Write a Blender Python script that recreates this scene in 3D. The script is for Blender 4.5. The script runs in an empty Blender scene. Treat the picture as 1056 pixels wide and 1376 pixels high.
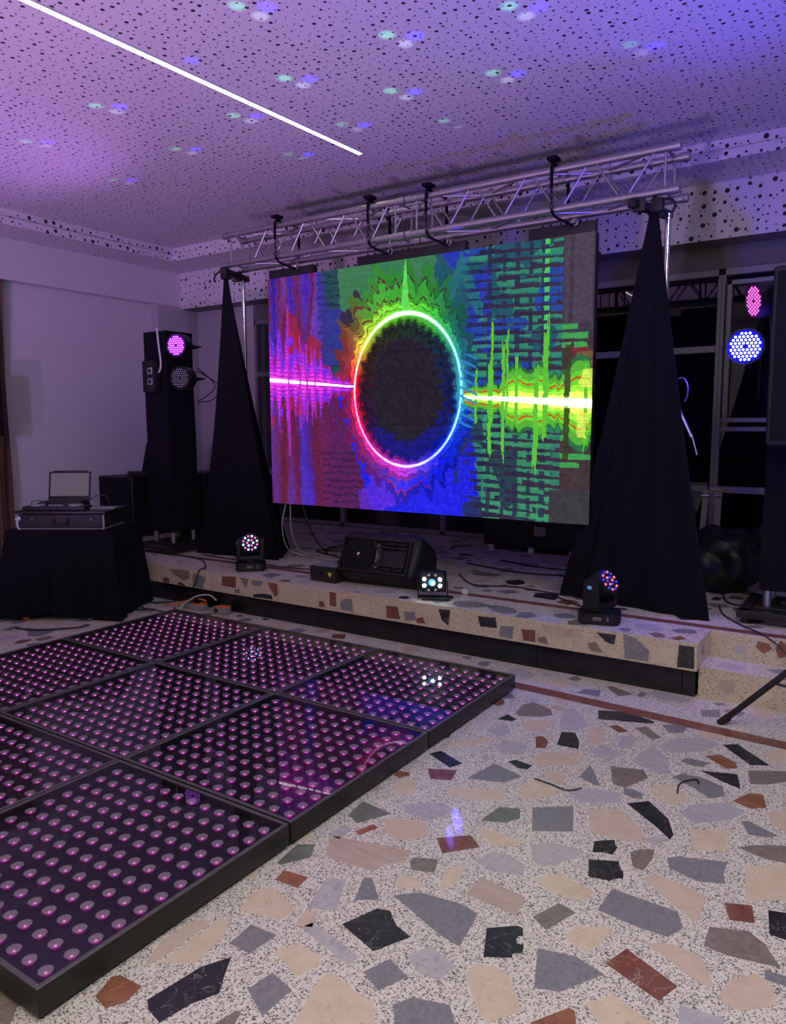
SCREEN_GAIN, STRIP, GOBO = 1.0, 9.0, 60.0
FLOOR_STONES=[('T',[(-1.682,3.754),(-1.694,3.88),(-1.66,3.95),(-1.531,3.898),(-1.491,3.822),(-1.542,3.762),(-1.644,3.712)]),('K',[(-1.725,3.605),(-1.706,3.699),(-1.637,3.662),(-1.641,3.622)]),('K',[(-1.305,4.033),(-1.163,4.091),(-0.995,4.036),(-0.998,3.997),(-1.262,3.905)]),('R',[(-1.183,3.841),(-1.152,3.881),(-1.074,3.83),(-1.114,3.785)]),('T',[(-1.061,3.889),(-1.018,3.948),(-0.908,3.841),(-0.943,3.79)]),('K',[(-1.327,3.466),(-1.366,3.631),(-1.304,3.662),(-1.246,3.565),(-1.22,3.478)]),('R',[(-1.455,3.5),(-1.427,3.528),(-1.377,3.48),(-1.36,3.4),(-1.4,3.374)]),('L',[(-1.43,3.769),(-1.463,3.953),(-1.421,3.981),(-1.324,3.865),(-1.272,3.768),(-1.314,3.69),(-1.382,3.66)]),('P',[(-1.58,3.619),(-1.577,3.69),(-1.484,3.734),(-1.446,3.654),(-1.461,3.569),(-1.533,3.547)]),('P',[(-1.241,3.664),(-1.253,3.764),(-1.193,3.793),(-1.154,3.672),(-1.145,3.585),(-1.205,3.601)]),('L',[(-1.069,3.611),(-1.09,3.761),(-1.003,3.761),(-1.009,3.614)]),('G',[(-0.951,4.012),(-0.861,4.086),(-0.83,4.055),(-0.833,3.962),(-0.897,3.926)]),('M',[(-1.571,3.262),(-1.58,3.372),(-1.468,3.398),(-1.434,3.352),(-1.421,3.272),(-1.509,3.223)]),('P',[(-1.367,3.244),(-1.356,3.358),(-1.198,3.417),(-1.153,3.383),(-1.172,3.301),(-1.32,3.192)]),('G',[(-1.535,2.897),(-1.496,3.106),(-1.333,3.055),(-1.374,2.954)]),('K',[(-1.453,3.159),(-1.428,3.196),(-1.337,3.182),(-1.342,3.13),(-1.384,3.123)]),('G',[(-1.113,3.191),(-1.111,3.337),(-1.002,3.161),(-1.028,3.154)]),('T',[(-1.027,3.376),(-0.888,3.422),(-0.846,3.354),(-0.906,3.198),(-0.965,3.214)]),('L',[(-0.961,3.487),(-0.927,3.727),(-0.818,3.601),(-0.774,3.45),(-0.816,3.415)]),('L',[(-0.902,3.72),(-0.863,3.851),(-0.743,3.948),(-0.648,3.931),(-0.696,3.788),(-0.823,3.683)]),('K',[(-0.633,3.917),(-0.572,3.967),(-0.401,3.791),(-0.48,3.747)]),('O',[(-0.678,3.735),(-0.623,3.792),(-0.542,3.74),(-0.525,3.682),(-0.567,3.643)]),('G',[(-0.765,3.615),(-0.751,3.666),(-0.65,3.669),(-0.66,3.61),(-0.706,3.592)]),('K',[(-0.666,3.559),(-0.514,3.612),(-0.478,3.467),(-0.556,3.499)]),('T',[(-0.481,3.68),(-0.332,3.769),(-0.273,3.757),(-0.32,3.652),(-0.389,3.574),(-0.45,3.542)]),('G',[(-0.757,3.423),(-0.731,3.478),(-0.65,3.493),(-0.547,3.45),(-0.525,3.36),(-0.572,3.303),(-0.651,3.365)]),('O',[(-0.488,3.334),(-0.442,3.448),(-0.388,3.467),(-0.36,3.353),(-0.409,3.305)]),('P',[(-1.275,3.162),(-1.207,3.207),(-1.158,3.161),(-1.16,3.086),(-1.211,3.082)]),('C',[(-1.276,2.853),(-1.298,2.978),(-1.253,3.07),(-1.161,3.05),(-1.134,2.963),(-1.218,2.881)]),('L',[(-1.103,3.035),(-1.044,3.115),(-0.904,3.147),(-0.885,3.059),(-1.01,2.977),(-1.077,2.983)]),('C',[(-1.566,2.768),(-1.497,2.82),(-1.333,2.885),(-1.311,2.807),(-1.424,2.74),(-1.53,2.704)]),('D',[(-1.316,2.605),(-1.298,2.747),(-1.217,2.778),(-1.187,2.705),(-1.225,2.641)]),('G',[(-1.18,2.817),(-1.04,2.922),(-0.97,2.729),(-1.108,2.645)]),('P',[(-0.977,2.934),(-0.879,2.998),(-0.753,2.9),(-0.716,2.812),(-0.795,2.766),(-0.92,2.776)]),('K',[(-0.86,3.068),(-0.786,3.14),(-0.681,3.035),(-0.633,2.921),(-0.636,2.878),(-0.725,2.961)]),('L',[(-0.655,3.114),(-0.619,3.216),(-0.508,3.305),(-0.427,3.262),(-0.471,3.157),(-0.585,3.053)]),('C',[(-0.591,2.997),(-0.463,3.075),(-0.439,2.909),(-0.542,2.852)]),('G',[(-0.431,3.174),(-0.405,3.195),(-0.287,3.134),(-0.333,3.096),(-0.388,3.082)]),('T',[(-0.409,2.961),(-0.356,3.016),(-0.222,3.096),(-0.194,3.025),(-0.243,2.948),(-0.311,2.935)]),('K',[(-0.877,2.707),(-0.848,2.734),(-0.814,2.759),(-0.804,2.729),(-0.788,2.713),(-0.79,2.652),(-0.821,2.652),(-0.858,2.628)]),('K',[(-0.854,2.575),(-0.758,2.625),(-0.739,2.582),(-0.724,2.569),(-0.712,2.528),(-0.73,2.516),(-0.75,2.487),(-0.819,2.472)]),('T',[(-0.74,2.705),(-0.716,2.746),(-0.667,2.776),(-0.658,2.708),(-0.667,2.613),(-0.703,2.618)]),('G',[(-0.615,2.744),(-0.583,2.777),(-0.422,2.838),(-0.421,2.755),(-0.405,2.693),(-0.489,2.654),(-0.589,2.681)]),('C',[(-1.298,2.529),(-1.272,2.561),(-1.11,2.555),(-1.112,2.5),(-1.199,2.47)]),('M',[(-1.075,2.551),(-0.997,2.615),(-0.884,2.619),(-0.897,2.552),(-0.977,2.439),(-1.022,2.458)]),('M',[(-1.201,2.341),(-1.176,2.425),(-1.102,2.435),(-1.034,2.413),(-1.016,2.343),(-1.134,2.312)]),('C',[(-0.974,2.359),(-0.913,2.433),(-0.768,2.394),(-0.789,2.318),(-0.915,2.319)]),('P',[(-0.655,2.568),(-0.624,2.618),(-0.444,2.585),(-0.439,2.414),(-0.534,2.475)]),('C',[(-0.362,2.841),(-0.242,2.944),(-0.174,2.917),(-0.177,2.739),(-0.329,2.623)]),('S',[(-1.135,2.143),(-1.14,2.261),(-0.958,2.238),(-0.945,2.132)]),('G',[(-0.73,2.306),(-0.726,2.448),(-0.506,2.443),(-0.473,2.365),(-0.502,2.299),(-0.589,2.293)]),('T',[(-0.897,2.157),(-0.85,2.271),(-0.786,2.255),(-0.834,2.119)]),('R',[(-0.387,2.579),(-0.308,2.613),(-0.285,2.52),(-0.357,2.492)]),('K',[(-0.259,2.615),(-0.208,2.632),(-0.156,2.614),(-0.155,2.497),(-0.192,2.485),(-0.239,2.486)]),('C',[(-0.773,2.127),(-0.763,2.188),(-0.658,2.248),(-0.668,2.152),(-0.688,2.092),(-0.736,2.098)]),('K',[(-0.997,2.025),(-0.92,2.089),(-0.9,2.089),(-0.884,2.054),(-0.895,2.045),(-0.896,2.028),(-0.888,2.014),(-0.876,2.011),(-0.867,2.021),(-0.853,1.982),(-0.878,1.961),(-0.871,1.945),(-0.946,1.901)]),('G',[(-0.824,2.027),(-0.71,2.056),(-0.618,2.029),(-0.702,1.891),(-0.768,1.869)]),('R',[(-0.63,2.076),(-0.595,2.174),(-0.426,2.098),(-0.458,2.012)]),('P',[(-0.554,2.231),(-0.485,2.272),(-0.4,2.268),(-0.337,2.152),(-0.383,2.144),(-0.466,2.192)]),('T',[(-0.404,2.42),(-0.296,2.467),(-0.245,2.429),(-0.19,2.341),(-0.335,2.311),(-0.401,2.318)]),('C',[(-0.952,1.801),(-0.958,1.852),(-0.899,1.883),(-0.846,1.871),(-0.762,1.767),(-0.82,1.682),(-0.863,1.7)]),('C',[(-0.627,1.89),(-0.57,1.967),(-0.528,1.948),(-0.444,1.924),(-0.464,1.846),(-0.538,1.81)]),('O',[(-0.726,1.743),(-0.658,1.851),(-0.639,1.848),(-0.604,1.766),(-0.674,1.707)]),('P',[(-0.322,2.14),(-0.308,2.209),(-0.25,2.275),(-0.206,2.261),(-0.179,2.177),(-0.257,2.099),(-0.31,2.098)]),('L',[(-0.386,1.909),(-0.406,2.029),(-0.297,2.046),(-0.27,1.986)]),('P',[(-0.349,3.313),(-0.29,3.383),(-0.233,3.328),(-0.269,3.188),(-0.324,3.209)]),('C',[(-0.452,3.946),(-0.363,4.048),(-0.306,3.956),(-0.339,3.831),(-0.404,3.85)]),('G',[(-1.503,4.234),(-1.484,4.319),(-1.397,4.355),(-1.369,4.244)]),('T',[(-1.385,4.43),(-1.363,4.465),(-1.215,4.394),(-1.274,4.305)]),('C',[(-1.752,4.367),(-1.626,4.427),(-1.561,4.282),(-1.691,4.245)]),('L',[(-1.154,4.447),(-1.097,4.516),(-0.908,4.493),(-0.92,4.424),(-1.065,4.391)]),('G',[(-0.824,4.344),(-0.736,4.413),(-0.71,4.29),(-0.796,4.246)]),('P',[(-0.778,4.038),(-0.679,4.102),(-0.632,4.011),(-0.726,3.941)]),('L',[(-1.177,3.496),(-1.109,3.585),(-1.015,3.537),(-1.052,3.407)]),('C',[(-0.815,3.275),(-0.757,3.349),(-0.64,3.252),(-0.699,3.164),(-0.789,3.205)]),('P',[(-1.6,4.094),(-1.46,4.197),(-1.414,4.122),(-1.53,4.016)]),('L',[(-1.703,3.437),(-1.655,3.57),(-1.588,3.487),(-1.604,3.403)]),('C',[(-1.745,1.351),(-1.743,1.59),(-1.712,1.59),(-1.668,1.533),(-1.656,1.401),(-1.727,1.354)]),('P',[(-1.769,1.31),(-1.822,1.414),(-1.809,1.537),(-1.757,1.575),(-1.756,1.36)]),('G',[(-1.631,1.521),(-1.641,1.623),(-1.534,1.631),(-1.549,1.522)]),('C',[(-1.73,1.659),(-1.758,1.759),(-1.72,1.81),(-1.568,1.765),(-1.576,1.693),(-1.679,1.662)]),('M',[(-1.542,1.786),(-1.595,1.958),(-1.526,1.979),(-1.452,1.831)]),('G',[(-1.436,1.908),(-1.484,2.026),(-1.461,2.045),(-1.367,1.956)]),('O',[(-1.74,1.846),(-1.753,1.907),(-1.649,1.922),(-1.643,1.852)]),('M',[(-1.494,1.704),(-1.481,1.738),(-1.336,1.715),(-1.258,1.688),(-1.273,1.649),(-1.396,1.676)]),('K',[(-1.395,1.785),(-1.347,1.912),(-1.305,1.928),(-1.245,1.877),(-1.177,1.856),(-1.238,1.738)]),('C',[(-1.494,1.567),(-1.459,1.64),(-1.359,1.63),(-1.337,1.611),(-1.363,1.528),(-1.419,1.548)]),('K',[(-1.656,1.229),(-1.629,1.402),(-1.584,1.482),(-1.541,1.411),(-1.505,1.358),(-1.541,1.287),(-1.56,1.194),(-1.624,1.207)]),('G',[(-1.449,1.413),(-1.435,1.502),(-1.342,1.48),(-1.344,1.363)]),('T',[(-1.447,1.215),(-1.42,1.338),(-1.401,1.339),(-1.374,1.263)]),('O',[(-1.789,1.156),(-1.817,1.23),(-1.802,1.248),(-1.71,1.254),(-1.698,1.187),(-1.729,1.145)]),('C',[(-1.242,1.349),(-1.297,1.525),(-1.294,1.597),(-1.118,1.568),(-1.043,1.468)]),('G',[(-1.213,1.651),(-1.177,1.738),(-1.092,1.706),(-1.133,1.613)]),('M',[(-1.136,1.776),(-1.108,1.856),(-0.994,1.819),(-1.011,1.741),(-1.082,1.737)]),('S',[(-1.712,2.095),(-1.743,2.185),(-1.432,2.264),(-1.413,2.199),(-1.463,2.141),(-1.477,2.078),(-1.672,2.055)]),('T',[(-1.403,2.206),(-1.404,2.231),(-1.321,2.272),(-1.289,2.193),(-1.367,2.16)]),('C',[(-1.381,2.074),(-1.376,2.12),(-1.308,2.133),(-1.283,2.081),(-1.355,2.045)]),('C',[(-1.225,2.108),(-1.264,2.234),(-1.219,2.301),(-1.191,2.175)]),('P',[(-1.638,2.388),(-1.613,2.435),(-1.49,2.469),(-1.434,2.388),(-1.498,2.309),(-1.588,2.315)]),('O',[(-1.697,2.259),(-1.663,2.341),(-1.631,2.331),(-1.661,2.248)]),('D',[(-1.793,2.348),(-1.807,2.472),(-1.647,2.45),(-1.723,2.311)]),('D',[(-1.806,1.929),(-1.824,2.062),(-1.766,2.1),(-1.724,2.021),(-1.785,1.925)]),('L',[(-1.649,2.541),(-1.515,2.645),(-1.434,2.616),(-1.488,2.492),(-1.6,2.491)]),('G',[(-1.07,1.592),(-1.038,1.647),(-0.938,1.679),(-0.886,1.623),(-1.008,1.517)]),('G',[(-1.338,2.001),(-1.273,2.065),(-1.123,2.088),(-1.053,2.072),(-1.027,1.9),(-1.114,1.916)]),('K',[(-1.812,3.027),(-1.78,3.088),(-1.624,3.022),(-1.653,2.951)]),('R',[(-1.735,2.886),(-1.612,2.949),(-1.585,2.843),(-1.671,2.804)]),('C',[(-1.77,2.639),(-1.761,2.746),(-1.701,2.751),(-1.665,2.643),(-1.728,2.586)]),('R',[(-1.398,2.393),(-1.297,2.484),(-1.227,2.43),(-1.326,2.313)]),('C',[(-1.792,3.184),(-1.658,3.38),(-1.62,3.339),(-1.721,3.147)])]
FRONT_STONES=[('R',[(-5.518,0.219),(-5.475,0.23),(-5.433,0.22),(-5.441,0.168),(-5.516,0.171)]),('K',[(-5.336,0.18),(-5.29,0.21),(-5.207,0.178)]),('G',[(-5.117,0.304),(-4.954,0.289),(-4.995,0.178),(-5.123,0.188)]),('T',[(-5.432,0.313),(-5.164,0.324),(-5.156,0.25),(-5.241,0.224),(-5.361,0.261)]),('R',[(-4.749,0.319),(-4.582,0.329),(-4.586,0.234),(-4.762,0.234)]),('T',[(-4.541,0.329),(-4.435,0.33),(-4.47,0.248)]),('G',[(-4.403,0.326),(-4.269,0.325),(-4.301,0.278),(-4.395,0.28)]),('R',[(-4.222,0.323),(-4.114,0.325),(-4.11,0.237),(-4.141,0.21),(-4.199,0.28)]),('K',[(-4.391,0.203),(-4.262,0.226),(-4.181,0.221),(-4.166,0.187),(-4.388,0.18)]),('C',[(-4.069,0.303),(-3.932,0.301),(-3.982,0.26),(-4.06,0.258)]),('T',[(-4.611,0.215),(-4.545,0.231),(-4.536,0.188),(-4.601,0.19)]),('R',[(-3.684,0.23),(-3.64,0.24),(-3.619,0.195),(-3.678,0.19)]),('R',[(-3.577,0.324),(-3.511,0.32),(-3.511,0.212),(-3.575,0.218)]),('G',[(-3.472,0.257),(-3.425,0.288),(-3.363,0.293),(-3.35,0.193),(-3.469,0.197)]),('C',[(-3.353,0.297),(-3.19,0.301),(-3.212,0.182),(-3.333,0.199)]),('R',[(-3.047,0.282),(-2.947,0.288),(-2.923,0.197),(-3.044,0.189)]),('G',[(-2.89,0.259),(-2.797,0.268),(-2.792,0.208),(-2.881,0.195)]),('R',[(-2.792,0.221),(-2.733,0.24),(-2.706,0.196),(-2.784,0.19)]),('K',[(-2.604,0.316),(-2.506,0.323),(-2.522,0.207),(-2.575,0.239)]),('C',[(-2.733,0.312),(-2.634,0.317),(-2.643,0.261),(-2.724,0.265)]),('K',[(-2.295,0.309),(-2.16,0.316),(-2.148,0.246),(-2.275,0.239)]),('G',[(-2.127,0.265),(-2.025,0.276),(-2.04,0.188),(-2.13,0.194)]),('R',[(-1.974,0.267),(-1.876,0.272),(-1.874,0.194),(-1.957,0.191)]),('S',[(-1.836,0.317),(-1.567,0.32),(-1.57,0.262),(-1.795,0.255)]),('T',[(-1.865,0.225),(-1.805,0.244),(-1.784,0.189),(-1.854,0.198)]),('T',[(-1.533,0.239),(-1.478,0.258),(-1.426,0.197),(-1.504,0.197)]),('K',[(-1.474,0.32),(-1.352,0.323),(-1.359,0.258),(-1.414,0.268)]),('G',[(-1.308,0.339),(-1.237,0.323),(-1.148,0.256),(-1.154,0.188),(-1.294,0.186)]),('C',[(-1.132,0.286),(-0.998,0.29),(-1.003,0.192),(-1.137,0.195)]),('K',[(-0.983,0.319),(-0.897,0.321),(-0.893,0.189),(-0.989,0.185)])]
import bpy, bmesh, math, random
import numpy as np
from mathutils import Vector, Matrix, Euler
random.seed(7)
PI = math.pi
col = bpy.context.scene.collection
scene = bpy.context.scene
EXPO = 0.0

# ---------------------------------------------------------------- helpers
def V(*a): return Vector(a)

class B:
    """collects shapes in one bmesh; each shape takes a material slot"""
    def __init__(s): s.bm = bmesh.new()
    def _mark(s, n0, mat):
        s.bm.faces.ensure_lookup_table()
        for f in s.bm.faces[n0:]:
            f.material_index = mat; f.smooth = True
    def box(s, size, loc, rot=(0, 0, 0), bev=0.0, mat=0, seg=2):
        t = bmesh.new()
        bmesh.ops.create_cube(t, size=1.0)
        bmesh.ops.scale(t, vec=size, verts=t.verts)
        if bev > 0:
            bmesh.ops.bevel(t, geom=list(t.edges), offset=bev, segments=seg, profile=0.6, affect='EDGES')
        m = Matrix.Translation(loc) @ Euler(rot).to_matrix().to_4x4()
        bmesh.ops.transform(t, matrix=m, verts=t.verts)
        return s.join(t, mat)
    def join(s, t, mat=0):
        n0 = len(s.bm.faces)
        vm = [s.bm.verts.new(v.co) for v in t.verts]
        t.verts.index_update()
        for f in t.faces:
            try: s.bm.faces.new([vm[v.index] for v in f.verts])
            except ValueError: pass
        t.free()
        s._mark(n0, mat)
        return s
    def loft(s, rings, cap=True, mat=0, closed=True):
        n0 = len(s.bm.faces)
        R = [[s.bm.verts.new(p) for p in r] for r in rings]
        n = len(R[0])
        for a, b in zip(R[:-1], R[1:]):
            for i in range(n if closed else n - 1):
                j = (i + 1) % n
                s.bm.faces.new((a[i], a[j], b[j], b[i]))
        if cap and closed:
            s.bm.faces.new(R[0][::-1]); s.bm.faces.new(R[-1])
        s._mark(n0, mat)
        return s
    def cyl(s, p0, p1, r0, r1=None, seg=12, mat=0, cap=True):
        p0 = Vector(p0); p1 = Vector(p1); r1 = r0 if r1 is None else r1
        d = (p1 - p0).normalized()
        a = d.orthogonal().normalized(); b = d.cross(a)
        cs = [(math.cos(2 * PI * i / seg), math.sin(2 * PI * i / seg)) for i in range(seg)]
        return s.loft([[p0 + (a * c + b * q) * r0 for c, q in cs], [p1 + (a * c + b * q) * r1 for c, q in cs]], cap, mat)
    def lathe(s, prof, loc=(0, 0, 0), axis=(0, 0, 1), seg=20, mat=0, cap=True):
        ax = Vector(axis).normalized(); a = ax.orthogonal().normalized(); b = ax.cross(a); o = Vector(loc)
        rings = []
        for r, h in prof:
            r = max(r, 1e-4)
            rings.append([o + ax * h + (a * math.cos(2 * PI * i / seg) + b * math.sin(2 * PI * i / seg)) * r for i in range(seg)])
        return s.loft(rings, cap, mat)
    def tube(s, pts, r, seg=6, mat=0, sub=6):
        P = [Vector(p) for p in pts]
        if sub > 1 and len(P) > 2:
            Q = []
            for i in range(len(P) - 1):
                p0 = P[max(i - 1, 0)]; p1 = P[i]; p2 = P[i + 1]; p3 = P[min(i + 2, len(P) - 1)]
                for k in range(sub):
                    t = k / sub
                    Q.append(0.5 * ((2 * p1) + (p2 - p0) * t + (2 * p0 - 5 * p1 + 4 * p2 - p3) * t * t + (3 * p1 - p0 - 3 * p2 + p3) * t ** 3))
            Q.append(P[-1]); P = Q
        rings = []
        u = None
        for i, p in enumerate(P):
            d = (P[min(i + 1, len(P) - 1)] - P[max(i - 1, 0)])
            if d.length < 1e-7: d = V(0, 0, 1)
            d.normalize()
            u = d.orthogonal().normalized() if u is None else (u - d * u.dot(d))
            if u.length < 1e-5: u = d.orthogonal()
            u = u.normalized(); w = d.cross(u)
            rings.append([p + (u * math.cos(2 * PI * k / seg) + w * math.sin(2 * PI * k / seg)) * r for k in range(seg)])
        return s.loft(rings, True, mat)
    def prism(s, pts, z0, z1, m=None, mat=0):
        """polygon pts (x, y) extruded along local z, then placed with matrix m"""
        m = m or Matrix()
        a = [m @ Vector((x, y, z0)) for x, y in pts]; b = [m @ Vector((x, y, z1)) for x, y in pts]
        return s.loft([a, b], True, mat)
    def poly(s, pts, mat=0):
        n0 = len(s.bm.faces)
        s.bm.faces.new([s.bm.verts.new(p) for p in pts]); s._mark(n0, mat); return s
    def ball(s, c, r, mat=0, seg=10, rings=6, scale=(1, 1, 1)):
        t = bmesh.new(); bmesh.ops.create_uvsphere(t, u_segments=seg, v_segments=rings, radius=r)
        bmesh.ops.scale(t, vec=scale, verts=t.verts); bmesh.ops.translate(t, vec=c, verts=t.verts)
        return s.join(t, mat)

def obj(name, b, mats, parent=None, loc=(0, 0, 0), rot=(0, 0, 0), fixn=True, angle=35):
    me = bpy.data.meshes.new(name)
    if fixn: bmesh.ops.recalc_face_normals(b.bm, faces=b.bm.faces)
    b.bm.to_mesh(me); b.bm.free()
    for m in (mats if isinstance(mats, (list, tuple)) else [mats]): me.materials.append(m)
    me.set_sharp_from_angle(angle=math.radians(angle))
    o = bpy.data.objects.new(name, me); col.objects.link(o)
    o.location = loc; o.rotation_euler = rot
    if parent: o.parent = parent
    return o
def tag(o, label, cat, group=None, kind=None):
    o['label'] = label; o['category'] = cat
    if group: o['group'] = group
    if kind: o['kind'] = kind
    return o
def thing(name, label, cat, loc=(0, 0, 0), rz=0, group=None):
    o = bpy.data.objects.new(name, None); col.objects.link(o)
    o.empty_display_size = 0.1
    o.location = loc; o.rotation_euler = (0, 0, rz)
    return tag(o, label, cat, group)
def struct(name, b, mats, **k):
    o = obj(name, b, mats, **k); o['kind'] = 'structure'; return o
def copy_tree(o, parent=None):
    c = o.copy(); col.objects.link(c); c.parent = parent
    for ch in list(o.children): copy_tree(ch, c)
    return c

# ---------------------------------------------------------------- materials
class N:
    def __init__(s, name):
        s.m = bpy.data.materials.new(name); s.m.use_nodes = True
        s.nt = s.m.node_tree; s.nt.nodes.clear()
        s.out = s.nt.nodes.new('ShaderNodeOutputMaterial')
    def n(s, typ, **k):
        nd = s.nt.nodes.new('ShaderNode' + typ)
        for a, v in k.items():
            if a.startswith('i_'):
                key = a[2:].replace('_', ' ')
                s.set(nd.inputs[key] if key in nd.inputs else nd.inputs[int(key)], v)
            else: setattr(nd, a, v)
        return nd
    def set(s, sock, v):
        if isinstance(v, bpy.types.NodeSocket): s.nt.links.new(v, sock)
        elif isinstance(v, (tuple, list)) and len(v) == 3 and sock.type == 'RGBA': sock.default_value = (*v, 1)
        else: sock.default_value = v
    def math(s, op, a, b=0.0, c=None, clamp=False):
        nd = s.nt.nodes.new('ShaderNodeMath'); nd.operation = op; nd.use_clamp = clamp
        s.set(nd.inputs[0], a); s.set(nd.inputs[1], b)
        if c is not None: s.set(nd.inputs[2], c)
        return nd.outputs[0]
    def mix(s, f, a, b):
        nd = s.nt.nodes.new('ShaderNodeMix'); nd.data_type = 'RGBA'
        s.set(nd.inputs[0], f); s.set(nd.inputs[6], a); s.set(nd.inputs[7], b)
        return nd.outputs[2]
    def ramp(s, f, stops, interp='LINEAR'):
        nd = s.nt.nodes.new('ShaderNodeValToRGB'); cr = nd.color_ramp; cr.interpolation = interp
        while len(cr.elements) > 1: cr.elements.remove(cr.elements[0])
        cr.elements[0].position = stops[0][0]; cr.elements[0].color = (*stops[0][1], 1)
        for p, c in stops[1:]:
            e = cr.elements.new(p); e.color = (*c, 1)
        s.set(nd.inputs[0], f); return nd.outputs[0]
    def bsdf(s, **k):
        b = s.n('BsdfPrincipled')
        for a, v in k.items(): s.set(b.inputs[a.replace('_', ' ')], v)
        s.nt.links.new(b.outputs[0], s.out.inputs[0]); return b
    def pos(s): return s.n('TexCoord').outputs['Object']
    def bump(s, h, strength=0.3, dist=0.01):
        return s.n('Bump', i_Strength=strength, i_Distance=dist, i_Height=h).outputs[0]

def srgb(r, g, b):
    f = lambda c: (c / 255 / 12.92) if c / 255 <= .04045 else ((c / 255 + .055) / 1.055) ** 2.4
    return (f(r), f(g), f(b))

def plain(name, c, rough=0.5, metal=0.0, var=0.15, scale=12, bump=0.0, spec=0.5, coat=0.0, stretch=None):
    """a surface of one colour with fine procedural mottling"""
    n = N(name)
    p = n.pos()
    if stretch: p = n.n('Mapping', i_Vector=p, i_Scale=stretch).outputs[0]
    t = n.n('TexNoise', i_Vector=p, i_Scale=scale, i_Detail=4.0).outputs[0]
    cc = n.mix(t, tuple(x * (1 - var) for x in c), tuple(min(1, x * (1 + var)) for x in c))
    rr = n.math('ADD', n.math('MULTIPLY', t, 0.2), rough - 0.1, clamp=True)
    b = n.bsdf(Base_Color=cc, Roughness=rr, Metallic=metal, Specular_IOR_Level=spec, Coat_Weight=coat)
    if bump: n.set(b.inputs['Normal'], n.bump(t, bump, 0.005))
    return n.m
def emit(name, c, s, sample=True):
    n = N(name)
    e = n.n('Emission', i_Color=c, i_Strength=s)
    n.nt.links.new(e.outputs[0], n.out.inputs[0])
    if not sample: n.m.cycles.emission_sampling = 'NONE'
    return n.m

M = {}
M['black_plastic'] = plain('black_plastic', (0.008, 0.008, 0.010), 0.5, bump=0.1, scale=150, spec=0.35)
M['gloss_black'] = plain('gloss_black', (0.01, 0.01, 0.012), 0.22)
M['black_metal'] = plain('black_metal', (0.018, 0.018, 0.018), 0.4, metal=0.3)
M['rubber'] = plain('rubber', (0.01, 0.01, 0.01), 0.8)
M['alu'] = plain('alu', (0.36, 0.35, 0.35), 0.40, metal=0.9, var=0.12, scale=30)
M['chrome'] = plain('chrome', (0.75, 0.75, 0.78), 0.15, metal=1.0)
M['white_plastic'] = plain('white_plastic', (0.6, 0.6, 0.6), 0.5)
M['black_cloth'] = plain('black_cloth', (0.0072, 0.0072, 0.0105), 0.9, scale=60, bump=0.3, spec=0.06)
M['grille'] = plain('grille', (0.007, 0.007, 0.009), 0.75, scale=300, bump=0.6, spec=0.15)
M['flight_case'] = plain('flight_case', (0.007, 0.007, 0.007), 0.6, scale=80, bump=0.2)
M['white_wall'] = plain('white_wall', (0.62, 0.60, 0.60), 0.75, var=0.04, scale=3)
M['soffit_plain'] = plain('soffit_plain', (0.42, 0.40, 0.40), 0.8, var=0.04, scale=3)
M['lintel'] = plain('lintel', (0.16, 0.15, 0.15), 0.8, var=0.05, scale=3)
M['window_alu'] = plain('window_alu', (0.24, 0.23, 0.24), 0.5, metal=0.2, var=0.06)
M['black_granite'] = plain('black_granite', (0.008, 0.008, 0.01), 0.25, var=0.5, scale=60)
M['cable'] = plain('cable', (0.012, 0.012, 0.012), 0.5)
M['white_cable'] = plain('white_cable', (0.5, 0.48, 0.45), 0.5)
M['orange_cable'] = plain('orange_cable', (0.7, 0.16, 0.03), 0.5)
M['grey_box'] = plain('grey_box', (0.22, 0.22, 0.22), 0.5)
M['panel_frame'] = plain('panel_frame', (0.022, 0.022, 0.02), 0.42, metal=0.4, scale=40)
M['panel_lip'] = plain('panel_lip', (0.13, 0.12, 0.12), 0.4, metal=0.5, scale=40, var=0.3)
M['panel_board'] = plain('panel_board', (0.006, 0.006, 0.007), 0.4)
M['yellow'] = plain('yellow', (0.75, 0.6, 0.03), 0.5)
M['logo_white'] = plain('logo_white', (0.8, 0.8, 0.8), 0.4)
M['bag'] = plain('bag', (0.006, 0.006, 0.007), 0.42, scale=20, bump=0.5, spec=0.3)
M['night'] = plain('night', (0.004, 0.004, 0.006), 0.9)

def mat_curtain():
    n = N('brown_curtain'); p = n.pos()
    t = n.n('TexNoise', i_Vector=n.n('Mapping', i_Vector=p, i_Scale=(25, 25, 0.6)).outputs[0], i_Scale=1.0, i_Detail=3.0).outputs[0]
    n.bsdf(Base_Color=n.ramp(t, [(0.3, (0.07, 0.03, 0.018)), (0.7, (0.17, 0.085, 0.05))]), Roughness=0.8)
    return n.m
M['curtain'] = mat_curtain()

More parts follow.
